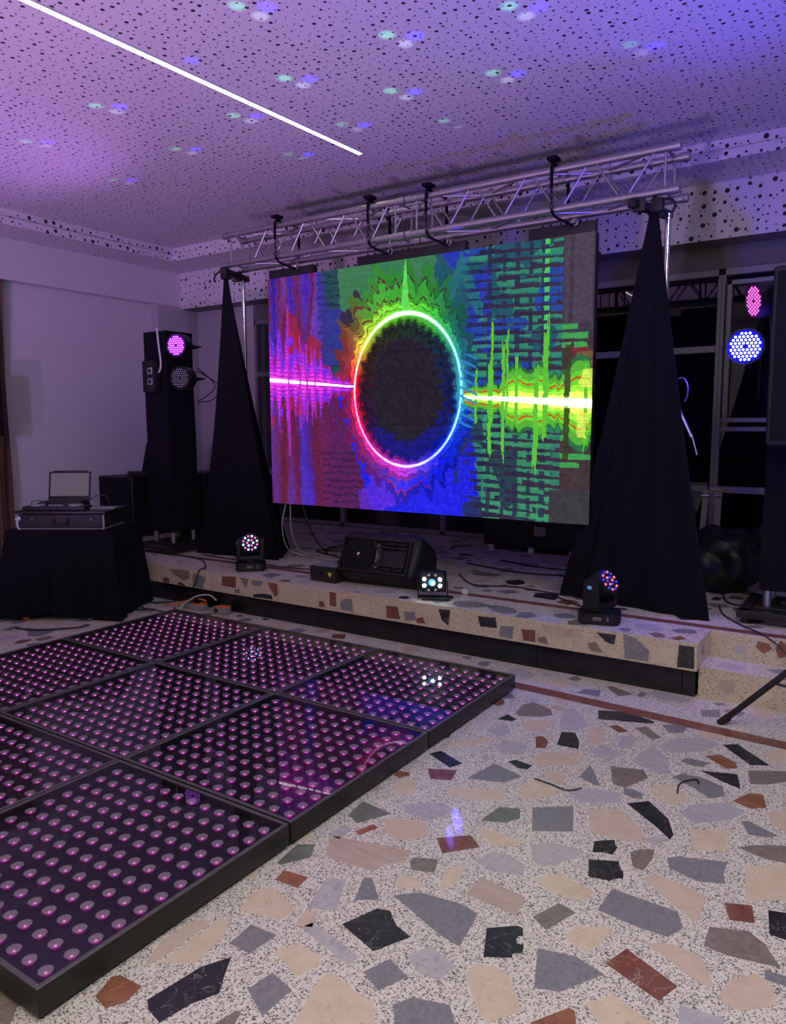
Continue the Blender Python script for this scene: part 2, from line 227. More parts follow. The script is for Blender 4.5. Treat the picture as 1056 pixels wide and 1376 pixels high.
def mat_perforated(name, axes, base=(0.66, 0.63, 0.64), dens=13.0, big=1.0):
    """white perforated acoustic board: round holes of mixed sizes"""
    n = N(name); s = n.n('SeparateXYZ', i_Vector=n.pos())
    vec = n.n('CombineXYZ')
    n.nt.links.new(s.outputs[axes[0]], vec.inputs[0]); n.nt.links.new(s.outputs[axes[1]], vec.inputs[1])
    masks = []
    for sc, off, rnd, rr in ((dens, 0.0, 0.55, ((0.0, 0.07), (0.35, 0.095), (0.62, 0.125), (0.86, 0.165))), (dens * 1.05, 7.3, 0.8, ((0.0, 0.045), (0.5, 0.06), (0.85, 0.075)))):
        mp = n.n('Mapping', i_Vector=vec.outputs[0], i_Location=(off, off * 0.7, 0)).outputs[0]
        v = n.n('TexVoronoi', voronoi_dimensions='2D', feature='F1', i_Vector=mp, i_Scale=sc, i_Randomness=rnd)
        g = n.n('SeparateColor', i_Color=v.outputs['Color'])
        r = n.ramp(g.outputs[0], [(p_, (q * big, q * big, q * big)) for p_, q in rr], 'CONSTANT')
        masks.append(n.math('LESS_THAN', v.outputs['Distance'], r))
    m = n.math('MAXIMUM', masks[0], masks[1])
    b = n.bsdf(Base_Color=n.mix(m, base, (0.02, 0.018, 0.02)), Roughness=0.75)
    n.set(b.inputs['Normal'], n.bump(n.math('SUBTRACT', 1.0, m), 0.6, 0.004))
    return n.m
M['perf_xy'] = mat_perforated('perf_ceiling', (0, 1), dens=15.5, big=1.15)
M['perf_xz'] = mat_perforated('perf_back', (0, 2), dens=11.0, big=1.35)
M['perf_yz'] = mat_perforated('perf_side', (1, 2), dens=11.0, big=1.35)

def mat_terrazzo(name='terrazzo', base=(0.66, 0.62, 0.55), gran=0.8):
    """pale cement full of small dark and grey chips"""
    n = N(name); p = n.pos()
    v = n.n('TexVoronoi', i_Vector=p, i_Scale=230.0, i_Randomness=1.0)
    g = n.n('SeparateColor', i_Color=v.outputs['Color'])
    chips = n.ramp(g.outputs[0], [(0, (0.05, 0.05, 0.055)), (0.17 * gran, (0.24, 0.23, 0.22)), (0.33 * gran, base), (0.62, tuple(min(1, x * 1.12) for x in base)), (0.85, tuple(x * 0.85 for x in base))], 'CONSTANT')
    big = n.n('TexNoise', i_Vector=p, i_Scale=1.3, i_Detail=3.0).outputs[0]
    c = n.mix(n.math('MULTIPLY', big, 0.25), chips, tuple(x * 0.75 for x in base))
    rr = n.math('ADD', n.math('MULTIPLY', big, 0.15), 0.22)
    n.bsdf(Base_Color=c, Roughness=rr, Specular_IOR_Level=0.4)
    return n.m
M['terrazzo'] = mat_terrazzo()
M['terrazzo_face'] = mat_terrazzo('terrazzo_face', (0.58, 0.49, 0.35), 0.3)

def mat_stone(name, a, b_, vein=None, veinamt=0.0, scale=14, stripe=False):
    n = N(name); p = n.pos()
    if stripe: p = n.n('Mapping', i_Vector=p, i_Rotation=(0, 0, 0.5), i_Scale=(1, 6, 1)).outputs[0]
    t = n.n('TexNoise', i_Vector=p, i_Scale=float(scale), i_Detail=8.0, i_Roughness=0.65, i_Distortion=0.8).outputs[0]
    lo = n.n('TexNoise', i_Vector=n.pos(), i_Scale=2.6, i_Detail=1.0).outputs[0]
    c = n.ramp(t, [(0.32, a), (0.68, b_)])
    c = n.mix(n.math('MULTIPLY', lo, 0.5), c, tuple(x * 0.8 for x in a))
    if vein:
        w = n.n('TexNoise', i_Vector=n.pos(), i_Scale=9.0, i_Detail=5.0, i_Distortion=1.6).outputs[0]
        line = n.math('LESS_THAN', n.math('ABSOLUTE', n.math('SUBTRACT', w, 0.5)), veinamt)
        c = n.mix(n.math('MULTIPLY', line, 0.6), c, vein)
    n.bsdf(Base_Color=c, Roughness=0.28, Specular_IOR_Level=0.45)
    return n.m
STONE = {
 'K': mat_stone('stone_black', (0.016, 0.016, 0.019), (0.042, 0.043, 0.048), (0.35, 0.36, 0.36), 0.003),
 'G': mat_stone('stone_grey', (0.165, 0.165, 0.18), (0.28, 0.28, 0.295), scale=60),
 'L': mat_stone('stone_lilac', (0.36, 0.345, 0.37), (0.54, 0.52, 0.54), (0.3, 0.3, 0.34), 0.012, stripe=True),
 'M': mat_stone('stone_marble', (0.40, 0.38, 0.38), (0.52, 0.50, 0.50), (0.26, 0.26, 0.28), 0.015, stripe=True),
 'C': mat_stone('stone_cream', (0.58, 0.47, 0.33), (0.68, 0.58, 0.44), (0.35, 0.22, 0.13), 0.004),
 'P': mat_stone('stone_pink', (0.54, 0.42, 0.32), (0.65, 0.53, 0.42), (0.4, 0.27, 0.2), 0.004),
 'T': mat_stone('stone_taupe', (0.16, 0.13, 0.11), (0.29, 0.25, 0.215), scale=40),
 'S': mat_stone('stone_travertine', (0.42, 0.31, 0.25), (0.55, 0.44, 0.37), stripe=True, scale=8),
 'R': mat_stone('stone_red', (0.15, 0.05, 0.035), (0.27, 0.11, 0.08), (0.4, 0.28, 0.22), 0.006),
 'O': mat_stone('stone_rust', (0.22, 0.085, 0.04), (0.36, 0.17, 0.10), (0.12, 0.05, 0.03), 0.01),
 'D': mat_stone('stone_green', (0.12, 0.135, 0.115), (0.22, 0.23, 0.20)),
}
SK = list(STONE); SM = [STONE[k] for k in SK]

def mat_glass(name, tint=(1, 1, 1), refl=1.0, rough=0.0, base=0.04):
    """clear pane: Fresnel share reflects, the rest passes"""
    n = N(name)
    lw = n.n('Fresnel', i_IOR=1.5)
    gi = n.n('NewGeometry')
    f = n.math('MULTIPLY', n.math('MULTIPLY', lw.outputs[0], refl, clamp=True), n.math('SUBTRACT', 1.0, gi.outputs['Backfacing']))
    g = n.n('BsdfGlossy', i_Color=(1, 1, 1), i_Roughness=rough)
    t = n.n('BsdfTransparent', i_Color=tint)
    mx = n.n('MixShader'); n.nt.links.new(f, mx.inputs[0]); n.nt.links.new(t.outputs[0], mx.inputs[1]); n.nt.links.new(g.outputs[0], mx.inputs[2])
    n.nt.links.new(mx.outputs[0], n.out.inputs[0]); return n.m
M['glass'] = mat_glass('window_glass', (0.8, 0.8, 0.85), 1.3)
M['floor_glass'] = mat_glass('floor_glass', (0.9, 0.9, 0.92), 0.7)

def mat_lens():
    n = N('lens_film')
    d = n.n('BsdfDiffuse', i_Color=(0.42, 0.32, 0.38)); t = n.n('BsdfTransparent', i_Color=(1, 1, 1))
    mx = n.n('MixShader'); mx.inputs[0].default_value = 0.55
    n.nt.links.new(t.outputs[0], mx.inputs[1]); n.nt.links.new(d.outputs[0], mx.inputs[2])
    n.nt.links.new(mx.outputs[0], n.out.inputs[0]); return n.m
M['lens_film'] = mat_lens()

# ---------------------------------------------------------------- camera
cam = bpy.data.cameras.new('camera'); camo = bpy.data.objects.new('camera', cam); col.objects.link(camo)
yaw, pit, rol, FPX, H = 0.587825, 0.114958, -0.004722, 1010.66, 1.6
fw = V(-math.sin(yaw) * math.cos(pit), math.cos(yaw) * math.cos(pit), -math.sin(pit))
rt = V(math.cos(yaw), math.sin(yaw), 0); up = rt.cross(fw)
r2 = rt * math.cos(rol) + up * math.sin(rol); u2 = -rt * math.sin(rol) + up * math.cos(rol)
mw = Matrix((r2, u2, -fw)).transposed().to_4x4(); mw.translation = (0, 0, H)
camo.matrix_world = mw
cam.sensor_fit = 'VERTICAL'; cam.sensor_height = 36.0; cam.lens = 36.0 * FPX / 1376.0
cam.clip_start = 0.05
scene.camera = camo

# ---------------------------------------------------------------- setting
XL, XB, YF, YW = -8.33, -8.18, 7.1, 7.4       # left wall, beam face, perforated face, window wall
PZ = 0.34                                       # stage platform top
def box2(b, x0, x1, y0, y1, z0, z1, mat=0, bev=0):
    return b.box((x1 - x0, y1 - y0, z1 - z0), ((x0 + x1) / 2, (y0 + y1) / 2, (z0 + z1) / 2), bev=bev, mat=mat, seg=1)
def boxobj(name, x0, x1, y0, y1, z0, z1, mats, byn=None):
    b = B(); box2(b, x0, x1, y0, y1, z0, z1); b.bm.normal_update()
    if byn:
        for f in b.bm.faces: f.material_index = byn(f.normal)
    return struct(name, b, mats)

# floor with inlaid stones
def blob(rng, cx, cy, r, elong=1.0):
    n = rng.choice((4, 4, 5, 5, 6, 7)); a0 = rng.uniform(0, PI); rot = rng.uniform(0, PI)
    pts = []
    for i in range(n):
        a = a0 + 2 * PI * (i + rng.uniform(-0.28, 0.28)) / n
        q = r * rng.uniform(0.75, 1.05)
        x, y = q * math.cos(a) * elong, q * math.sin(a) / elong
        pts.append((cx + x * math.cos(rot) - y * math.sin(rot), cy + x * math.sin(rot) + y * math.cos(rot)))
    return pts
def fill(rng, x0, x1, y0, y1, taken, n, r0, r1, ok=lambda x, y, r: True, kinds='KGGLMCCPPTSROGTC'):
    out = []
    for _ in range(n):
        r = rng.uniform(r0, r1); x = rng.uniform(x0 + r * .8, x1 - r * .8); y = rng.uniform(y0 + r * .8, y1 - r * .8)
        if not ok(x, y, r): continue
        if all((x - a) ** 2 + (y - c) ** 2 > (0.93 * (r + q)) ** 2 for a, c, q in taken):
            taken.append((x, y, r)); out.append((rng.choice(kinds), blob(rng, x, y, r, rng.uniform(1.0, 1.2))))
    return out
def circ(p):
    cx = sum(a for a, b_ in p) / len(p); cy = sum(b_ for a, b_ in p) / len(p)
    return (cx, cy, 0.8 * max(math.hypot(a - cx, b_ - cy) for a, b_ in p))
rng = random.Random(11)
taken = [circ(p) for k, p in FLOOR_STONES]
inpoly = lambda x, y, p: sum(((p[i][1] > y) != (p[i - 1][1] > y)) and (x < (p[i - 1][0] - p[i][0]) * (y - p[i][1]) / (p[i - 1][1] - p[i][1]) + p[i][0]) for i in range(len(p))) % 2 == 1
def okf(x, y, r):
    if 4.02 - r * .8 < y < 4.26 + r * .8: return False                     # the red stripe
    if any(inpoly(x + r * math.cos(t) * .9, y + r * math.sin(t) * .9, p) for k, p in FLOOR_STONES for t in (0, 1.57, 3.14, 4.71)): return False
    return True
rest = fill(rng, -8.3, 3.4, -1.0, 4.54, taken, 2500, 0.07, 0.15, okf) + fill(rng, -8.3, 3.4, -1.0, 4.54, taken, 5000, 0.035, 0.07, okf)
b = B()
b.poly([(XL, -3, 0), (3.6, -3, 0), (3.6, 5.2, 0), (XL, 5.2, 0)], 0)
for k, p in FLOOR_STONES + rest:
    b.poly([(x, y, 0.0006) for x, y in p], 1 + SK.index(k))
xs0, xs1 = -2.0, 3.5
b.poly([(xs0, 4.115, .0009), (xs1, 3.82, .0009), (xs1, 3.92, .0009), (xs0, 4.215, .0009)], 1 + SK.index('R'))
def upn(b):
    b.bm.normal_update()
    for f in b.bm.faces:
        if f.normal.z < 0: f.normal_flip()
upn(b)
struct('floor', b, [M['terrazzo']] + SM, fixn=False)

# stage platform of the same terrazzo
b = B()
b.prism([(XL, 4.475), (-0.88, 4.475), (-0.88, 4.83), (3.5, 4.83), (3.5, YW), (XL, YW)], 0.175, PZ)
b.bm.normal_update()
for f in b.bm.faces: f.material_index = 0 if f.normal.z > .5 else 1
bmesh.ops.recalc_face_normals(b.bm, faces=b.bm.faces)
for k, p in FRONT_STONES:
    b.poly([(x, 4.4744, min(max(z, .178), PZ - .003)) for x, z in p], 2 + SK.index(k))
tk = []
okp = lambda x, y, r: not (4.84 - r < y < 4.96 + r) and not (x > -0.88 - r and y < 4.84 + r) and not (y < 4.48 + r * .8)
for k, p in fill(rng, -8.3, 3.4, 4.47, YW, tk, 2200, .07, .15, okp) + fill(rng, -8.3, 3.4, 4.47, YW, tk, 3000, .04, .07, okp):
    b.poly([(x, y, PZ + .0006) for x, y in p], 2 + SK.index(k))
b.poly([(XL, 4.86, PZ + .0008), (3.5, 4.86, PZ + .0008), (3.5, 4.94, PZ + .0008), (XL, 4.94, PZ + .0008)], 2 + SK.index('R'))
tk = []
for k, p in fill(rng, -0.85, 3.4, .19, .33, tk, 400, .04, .06):
    b.poly([(x, 4.8294, z) for x, z in p], 2 + SK.index(k))
b.poly([(-0.8794, 4.60, .24), (-0.8794, 4.68, .23), (-0.8794, 4.66, .30), (-0.8794, 4.60, .30)], 2 + SK.index('G'))
struct('stage_platform', b, [M['terrazzo'], M['terrazzo_face']] + SM, fixn=False)
b = B()
box2(b, -0.885, 3.5, 4.565, 4.83, 0, 0.18, 0)
b.bm.normal_update()
for f in b.bm.faces: f.material_index = 0 if f.normal.z > .5 else 1
tk = []
for k, p in fill(rng, -0.85, 3.4, .02, .165, tk, 500, .045, .07):
    b.poly([(x, 4.5644, z) for x, z in p], 2 + SK.index(k))
for k, pts in (('G', [(-.55, 4.72), (-.44, 4.64), (-.40, 4.74), (-.47, 4.78)]), ('K', [(-.36, 4.77), (-.1, 4.70), (-.08, 4.75), (-.34, 4.80)]), ('R', [(-.46, 4.58), (-.33, 4.58), (-.35, 4.66)]), ('L', [(-.8, 4.62), (-.68, 4.60), (-.65, 4.72), (-.78, 4.74)])):
    b.poly([(x, y, .1808) for x, y in pts], 2 + SK.index(k))
struct('stage_step', b, [M['terrazzo'], M['terrazzo_face']] + SM, fixn=False)
b = B(); x = XL; 
while x < -0.9:
    x1 = min(x + 0.92, -0.895); box2(b, x + 0.002, x1 - 0.002, 4.54, 4.9, 0, 0.175); x = x1
struct('trim_1', b, M['black_granite'])

# walls and ceiling
boxobj('wall_left', XL - .2, XL, -3.2, YW, 0, 4.2, [M['white_wall']])
boxobj('wall_right', 3.5, 3.7, -3.2, YW + .2, 0, 4.2, [M['white_wall']])
boxobj('wall_front', XL - .2, 3.7, -3.2, -3.0, 0, 4.2, [M['white_wall']])
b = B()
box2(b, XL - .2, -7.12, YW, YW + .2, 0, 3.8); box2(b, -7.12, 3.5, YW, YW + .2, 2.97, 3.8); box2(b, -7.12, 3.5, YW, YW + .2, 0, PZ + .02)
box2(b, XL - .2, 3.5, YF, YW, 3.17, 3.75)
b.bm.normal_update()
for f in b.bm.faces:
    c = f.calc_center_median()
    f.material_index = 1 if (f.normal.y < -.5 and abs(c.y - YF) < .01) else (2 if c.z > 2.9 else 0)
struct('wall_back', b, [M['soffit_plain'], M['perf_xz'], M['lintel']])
boxobj('wall_beam', XL, XB, -3, YF, 3.2, 3.7, [M['white_wall']])
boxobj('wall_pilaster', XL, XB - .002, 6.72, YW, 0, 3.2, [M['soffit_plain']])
b = B()
box2(b, -7.66, 3.5, -3.0, 6.56, 3.8, 3.95, 0)
struct('ceiling', b, [M['perf_xy']])
b = B()
box2(b, XL, -7.63, -3.0, YF, 3.64, 3.715); box2(b, -7.63, 3.5, 6.53, YF, 3.64, 3.715)
box2(b, XL, -7.66, -3.0, YF, 3.715, 3.95); box2(b, -7.66, 3.5, 6.56, YF, 3.715, 3.95)
b.bm.normal_update()
for f in b.bm.faces:
    f.material_index = 1 if abs(f.normal.y) > .5 else (2 if abs(f.normal.x) > .5 else 0)
struct('ceiling_soffit', b, [M['perf_xy'], M['perf_xz'], M['perf_yz']])

# windows
posts = [-7.09, -5.67, -4.24, -2.81, -1.375, 0.06, 1.5, 2.9]
for i in range(7):
    x0, x1 = posts[i], posts[i + 1]; w = .032
    if i >= 6: continue
    b = B(); zb, zt = PZ + .02, 2.97
    for xx in ((x0, x0 + w), (x1 - w, x1)): box2(b, *xx, YW - .03, YW + .05, zb, zt, bev=.004)
    box2(b, x0, x1, YW - .03, YW + .05, zt - .06, zt, bev=.004); box2(b, x0, x1, YW - .03, YW + .05, zb, zb + .04, bev=.004)
    for z in ((2.27, 1.0) if i < 4 else (1.0,)): box2(b, x0 + w, x1 - w, YW - .03, YW + .03, z - .03, z + .03, bev=.004)
    if i >= 4:
        box2(b, x0 + w, x1 - w, YW - .04, YW + .03, 1.61, 1.65, bev=.004); box2(b, x0 + w, x1 - w, YW - .02, YW + .03, 1.53, 1.57, bev=.004)
        box2(b, x0 + .05, x0 + .09, YW - .05, YW, 1.64, 2.86, bev=.004); box2(b, x1 - .09, x1 - .05, YW - .05, YW, 1.64, 2.86, bev=.004)
        box2(b, x0 + .05, x1 - .05, YW - .05, YW, 2.82, 2.86, bev=.004)
    wo = struct('window_%d' % (i + 1), b, M['window_alu'])
    b = B(); box2(b, x0 + .01, x1 - .01, YW + .012, YW + .02, zb + .01, zt - .01)
    obj('pane', b, M['glass'], wo)
# dark backing sheet added beyond the windows for the black of night
boxobj('night_backing', -9.5, 4, 9.4, 9.6, 0, 4, [M['night']])

# ---------------------------------------------------------------- dance floor
fr = B(); S = 1.012
for s in (-1, 1):
    fr.box((.018, S, .082), (s * (S / 2 - .009), 0, .056), bev=.002)
    fr.box((S - .036, .018, .082), (0, s * (S / 2 - .009), .056), bev=.002)
lip = B()
for s in (-1, 1):
    lip.box((.016, S, .004), (s * (S / 2 - .008), 0, .0985), bev=.001, seg=1)
    lip.box((S - .032, .016, .004), (0, s * (S / 2 - .008), .0985), bev=.001, seg=1)
bd = B(); bd.box((S - .037, S - .037, .03), (0, 0, .0605))
gl = B(); gl.box((S - .037, S - .037, .006), (0, 0, .0935))
ft = B(); ft.lathe([(.02, 0), (.022, .004), (.02, .012), (.009, .014), (.009, .02)], seg=12)
lens = B()
lens.lathe([(.0215, 0), (.0215, .0006)], (0, 0, .0855), seg=18, mat=0)
lens.ball((0, 0, .0775), .0034, mat=1, seg=8, rings=5)
lens.lathe([(.0085, 0), (.0085, .0003)], (0, 0, .0766), seg=14, mat=2)
lens.lathe([(.0135, 0), (.0135, .0003)], (0, 0, .0762), seg=14, mat=3)
lens.lathe([(.020, 0), (.020, .0003)], (0, 0, .0758), seg=16, mat=4)
M['led_core'] = emit('led_core', (1.0, 0.28, 0.78), 5.0, False)
M['led_halo'] = emit('led_halo', (1.0, 0.08, 0.62), 0.85, False); M['led_halo2'] = emit('led_halo2', (.8, .06, .6), .34, False); M['led_halo3'] = emit('led_halo3', (.6, .06, .55), .09, False)
proto = thing('dance_floor_panel', '', 'dance floor panel', (0, 0, 0), 0, 'lit panels of the dance floor')
o_lens = None
obj('frame', fr, M['panel_frame'], proto); obj('rim', lip, M['panel_lip'], proto)
obj('circuit_board', bd, M['panel_board'], proto); obj('glass_top', gl, M['floor_glass'], proto)
f0 = obj('rubber_foot', ft, M['rubber'], proto, loc=(.46, .46, 0))
for sx, sy in ((-1, 1), (1, -1), (-1, -1)):
    f = f0.copy(); f.location = (sx * .46, sy * .46, 0); col.objects.link(f); f.parent = proto
lens0 = obj('led_lens', lens, [M['lens_film'], M['led_core'], M['led_halo'], M['led_halo2'], M['led_halo3']]); lens_me = lens0.data
bpy.data.objects.remove(lens0)
grid = [(-.44 + .08 * i, -.44 + .08 * j) for i in range(12) for j in range(12)]
rowname = ['front', 'middle', 'back']
plab = {
 (0, 0): 'black dance floor panel of pink leds at the nearest corner, bottom left of the picture',
 (1, 0): 'dark led dance floor panel cut off by the left picture edge, left of the nearest corner panel',
 (0, 1): 'led dance floor panel showing the mirrored pink and blue arc of the screen',
 (1, 1): 'led dance floor panel in the middle of the floor, framed by other panels on every side',
 (2, 1): 'led dance floor panel at the left picture edge beside the middle panel',
 (0, 2): 'led dance floor panel at the right rear corner, with the mirrored white light',
 (1, 2): 'led dance floor panel on the stage side between the two rear corner panels',
 (2, 2): 'led dance floor panel at the far rear corner, nearest the black cloth table'}
prng = random.Random(3)
first = True
for (i, j), lb in plab.items():
    cx, cy = -1.83 - 1.02 * i - S / 2, 1.012 + 1.023 * j + S / 2
    p = proto if first else copy_tree(proto)
    first = False
    p.location = (cx, cy, 0); p['label'] = lb
    order = sorted(grid, key=lambda q: (q[0] + cx) ** 2 + (q[1] + cy) ** 2)
    p['_lens'] = 0
    del p['_lens']
    for q in order[:100]:
        o = bpy.data.objects.new('led_lens', lens_me); col.objects.link(o); o.parent = p; o['_l'] = 1
        o.location = (q[0], q[1], 0)
    rm = bmesh.new()
    for q in order[100:]:
        n0 = len(rm.verts); rm.from_mesh(lens_me); rm.verts.ensure_lookup_table()
        bmesh.ops.translate(rm, vec=(q[0], q[1], 0), verts=rm.verts[n0:])
    me = bpy.data.meshes.new('led_lens'); rm.to_mesh(me); rm.free()
    for m in lens_me.materials: me.materials.append(m)
    o = bpy.data.objects.new('led_lens_rest', me); col.objects.link(o); o.parent = p; o['kind'] = 'stuff'; o['_l'] = 1
    # the prototype must stay free of lenses while it is copied
    if p is proto: proto_l = [c for c in proto.children if '_l' in c]; [setattr(c, 'parent', None) for c in proto_l]
for c in proto_l: c.parent = proto
for o in bpy.data.objects:
    if '_l' in o: del o['_l']

# ---------------------------------------------------------------- led wall
def led_image(nx, ny):
    U, W = np.meshgrid((np.arange(nx) + .5) / nx, (np.arange(ny) + .5) / ny)   # left to right, bottom to top
    rs = np.random.RandomState(5)
    tab = rs.rand(4096)
    def n1(x, k=0):
        x = x + 1000.0; i = np.floor(x).astype(int); f = x - i; f = f * f * (3 - 2 * f)
        return tab[(i * 7 + k * 131) % 4096] * (1 - f) + tab[((i + 1) * 7 + k * 131) % 4096] * f
    def c1(x, k=0): return tab[(np.floor(x + 1000).astype(int) * 13 + k * 977) % 4096]
    def n2(x, y, k=0):
        i = np.floor(x).astype(int); j = np.floor(y).astype(int); f = x - i; g = y - j
        f = f * f * (3 - 2 * f); g = g * g * (3 - 2 * g)
        h = lambda a, b_: tab[(a * 57 + b_ * 131 + k * 719 + (a * b_ * 7)) % 4096]
        return (h(i, j) * (1 - f) + h(i + 1, j) * f) * (1 - g) + (h(i, j + 1) * (1 - f) + h(i + 1, j + 1) * f) * g
    U0, W0 = U, W
    U = U + .010 * (n2(U * 60, W * 44, 30) - .5) + .006 * (n2(U * 150, W * 90, 31) - .5); W = W + .016 * (n2(U0 * 50, W0 * 40, 32) - .5)
    def tri(x): return 1 - np.abs((x % 1) * 2 - 1)
    img = np.zeros((ny, nx, 3))
    C = lambda *c: np.array(c, float)
    def put(mask, c, a=1.0):
        nonlocal img
        m = (np.clip(mask, 0, 1) * a)[..., None]; img = img * (1 - m) + np.asarray(c, float) * m
    def pal(t, keys):
        out = np.zeros(t.shape + (3,)); ks = [k for k, _ in keys]
        for ch in range(3): out[..., ch] = np.interp(t, ks, [c[ch] for _, c in keys])
        return out
    cx, cy, rx, ry = .488, .49, .169, .302
    dx, dy = (U - cx) / rx, (W - cy) / ry
    d = np.hypot(dx, dy); ang = np.degrees(np.arctan2(dy, dx)) % 360
    a6 = ang / 360
    d0 = np.hypot((U0 - cx) / rx, (W0 - cy) / ry)
    # ---- background
    img[:] = C(38, 36, 95)
    wob = n2(U * 7, W * 5, 1); wob2 = n2(U * 22, W * 16, 2)
    ycols = W + .08 * (n1(U * 40, 3) - .5) + .05 * (wob2 - .5)
    # left field of vertical streaks
    left = pal(np.clip(n1(U * 46, 4) * .6 + n2(U * 30, W * 3, 5) * .5, 0, 1), [(0, C(48, 30, 70)), (.3, C(64, 36, 168)), (.5, C(88, 46, 158)), (.62, C(104, 34, 66)), (.8, C(112, 60, 168)), (1, C(62, 54, 182))])
    leftlow = pal(np.clip(n1(U * 40, 6) * .7 + n2(U * 26, W * 4, 7) * .4, 0, 1), [(0, C(80, 24, 50)), (.35, C(98, 50, 150)), (.6, C(102, 32, 56)), (.8, C(72, 42, 178)), (1, C(98, 62, 182))])
    img = np.where((W > .5)[..., None], left, leftlow)
    put(np.clip((U - .19) / .03, 0, 1) * (W > .5), C(40, 74, 88)); 
    hs = (tri(W * 34 + U * 3) < .25)
    put((U > .19) * (U < .33) * (W > .55) * hs, C(30, 40, 62), .6)
    put((U > .20) * (U < .30) * (wob > .55) * (W > .6), C(60, 50, 160), .7)
    put((U > .07) * (U < .2) * (W < .86 - 1.2 * (U - .07)) * (W > .55) * (wob2 > .42), C(165, 36, 52), .75)
    put(np.clip((U - .19) / .05, 0, 1) * (W <= .5), C(92, 34, 92))
    put((U > .2) * (U < .34) * (W < .26) * (tri(W * 34) < .3), C(52, 30, 66), .7)
    put((U > .30 + .25 * (.3 - W)) * (W <= .5), C(34, 36, 220))
    put((U > .33) * (U < .48) * (W < .22) * (wob > .45), C(96, 44, 215), .8)
    # top field
    top = (W > .5) * (U > .27 + .03 * (wob - .5))
    put(top * np.clip((U - .27) / .02, 0, 1), C(46, 84, 80))
    zig = .80 + .10 * tri(U * 13 + .3) * n1(U * 30, 8) + .03 * (wob2 - .5)
    put(top * (W > zig) * (U < .62), C(62, 122, 84))
    put(top * (np.abs(W - zig + .02) < .035 * n1(U * 26, 9) + .012) * (U < .62), C(60, 38, 62), .85)
    put(top * (W < zig - .03) * (U > .36) * (U < .6), C(56, 150, 66), .85)
    put((U > .58) * (W > .5), C(36, 86, 104))
    put((U > .60) * (U < .74) * (W > .58) * (n2(U * 14, W * 7, 10) > .5), C(44, 56, 176), .9)
    put((U > .60) * (U < .72) * (np.abs(W - (.95 - 3.2 * np.abs(U - .655))) < .05), C(40, 110, 120), .9)
    # lower right
    lr = (U > .64) * (W <= .5)
    put((U > .60 + .15 * n1(W * 9, 11)) * (W <= .5), C(34, 60, 170))
    put((U > .70 - .1 * (W - .2)) * (W <= .5), C(50, 124, 108))
    put(lr * (n2(U * 16, W * 6, 12) > .58), C(40, 54, 76), .8)
    # dark horizontal comb on the right
    U = U0 + .003 * (n2(U0 * 90, W0 * 60, 33) - .5); W = W0
    k = np.floor(W * 31); wedge = 1 - ((U * 5.2 + k * .37 + c1(k, 40) * .5) % 1)
    th = .14 + .52 * wedge * (.6 + .5 * n1(U * 40 + k, 41))
    right = np.clip((U - .655) / .03, 0, 1) * (U < .925)
    skew = (W * 31 + (U - .8) * 1.6) ; fy = skew % 1
    combc = pal(U, [(.64, C(34, 52, 120)), (.72, C(44, 40, 70)), (.86, C(62, 46, 66)), (1, C(66, 50, 66))])
    m = right * (fy < th) * (c1(U * 60 + k * 3, 14) > .06)
    m3 = m[..., None]; img = img * (1 - m3) + combc * m3
    put(right * (W > .5) * (fy > th + .16) * (n2(U * 18, W * 9, 42) > .42), C(58, 150, 112), .75); put(right * (W > .5) * (n2(U * 10, W * 14, 43) > .66) * (fy > th), C(38, 60, 170), .8)
    put(right * (W < .42) * (fy > th + .1) * (U > .72) * (n2(U * 14, W * 9, 44) > .35), C(62, 160, 108), .8)
    for c_, w_ in ((.735, .006), (.775, .005), (.81, .007), (.845, .005), (.88, .008)):
        put((np.abs(U - c_) < w_) * (c1(W * 60, int(c_ * 1000)) > .35), C(46, 44, 78), .8)
    put((np.abs(U - .885) < .006) * (fy > .45) * (W > .45), C(80, 196, 96))
    edge = (U > .925)
    put(edge * (W > .66), C(66, 56, 74)); put(edge * (W > .7) * (n1(U * 90, 15) > .6), C(86, 72, 92), .6)
    put(edge * (W <= .66), C(70, 54, 62))
    put(edge * (W <= .7) * (W > .2) * (fy > .35) * (n2(U * 40, np.floor(skew) * .9, 16) > .4), C(64, 172, 84), .9)
    put(edge * (np.abs(W - .5) < .12) * (wob2 > .55), C(150, 40, 44), .6)
    put((U > .9) * (W < .12), C(62, 58, 66))
    # ---- halo of the ring: jagged bands coloured by the angle
    spk = np.zeros_like(U)
    for f_, am in ((23, .5), (41, .3), (71, .2)): spk += am * (tri(a6 * f_ + n1(a6 * f_ * .5, int(f_))) ** 1.6)
    amp = np.interp(ang, [0, 30, 60, 90, 120, 150, 180, 220, 250, 270, 300, 330, 360], [.10, .16, .26, .34, .34, .28, .15, .15, .2, .24, .2, .14, .10])
    q = (d - 1) / (amp * (.55 + .9 * spk) + .03)
    hue = [(0, C(60, 190, 225)), (25, C(50, 160, 170)), (45, C(60, 200, 110)), (70, C(84, 214, 60)), (100, C(110, 224, 56)), (125, C(150, 220, 60)), (142, C(228, 222, 70)), (156, C(240, 120, 50)), (170, C(244, 40, 60)), (200, C(240, 34, 90)), (230, C(226, 44, 170)), (262, C(214, 60, 226)), (285, C(90, 60, 250)), (310, C(20, 40, 250)), (335, C(24, 90, 246)), (350, C(50, 160, 240)), (360, C(60, 190, 225))]
    hc = pal(ang, hue)
    hue2 = [(0, C(40, 84, 170)), (45, C(36, 110, 90)), (70, C(56, 158, 58)), (120, C(72, 176, 60)), (150, C(150, 70, 56)), (180, C(150, 30, 80)), (225, C(150, 34, 110)), (262, C(64, 50, 226)), (300, C(16, 26, 226)), (335, C(24, 50, 210)), (360, C(40, 84, 170))]
    h2 = pal(ang, hue2)
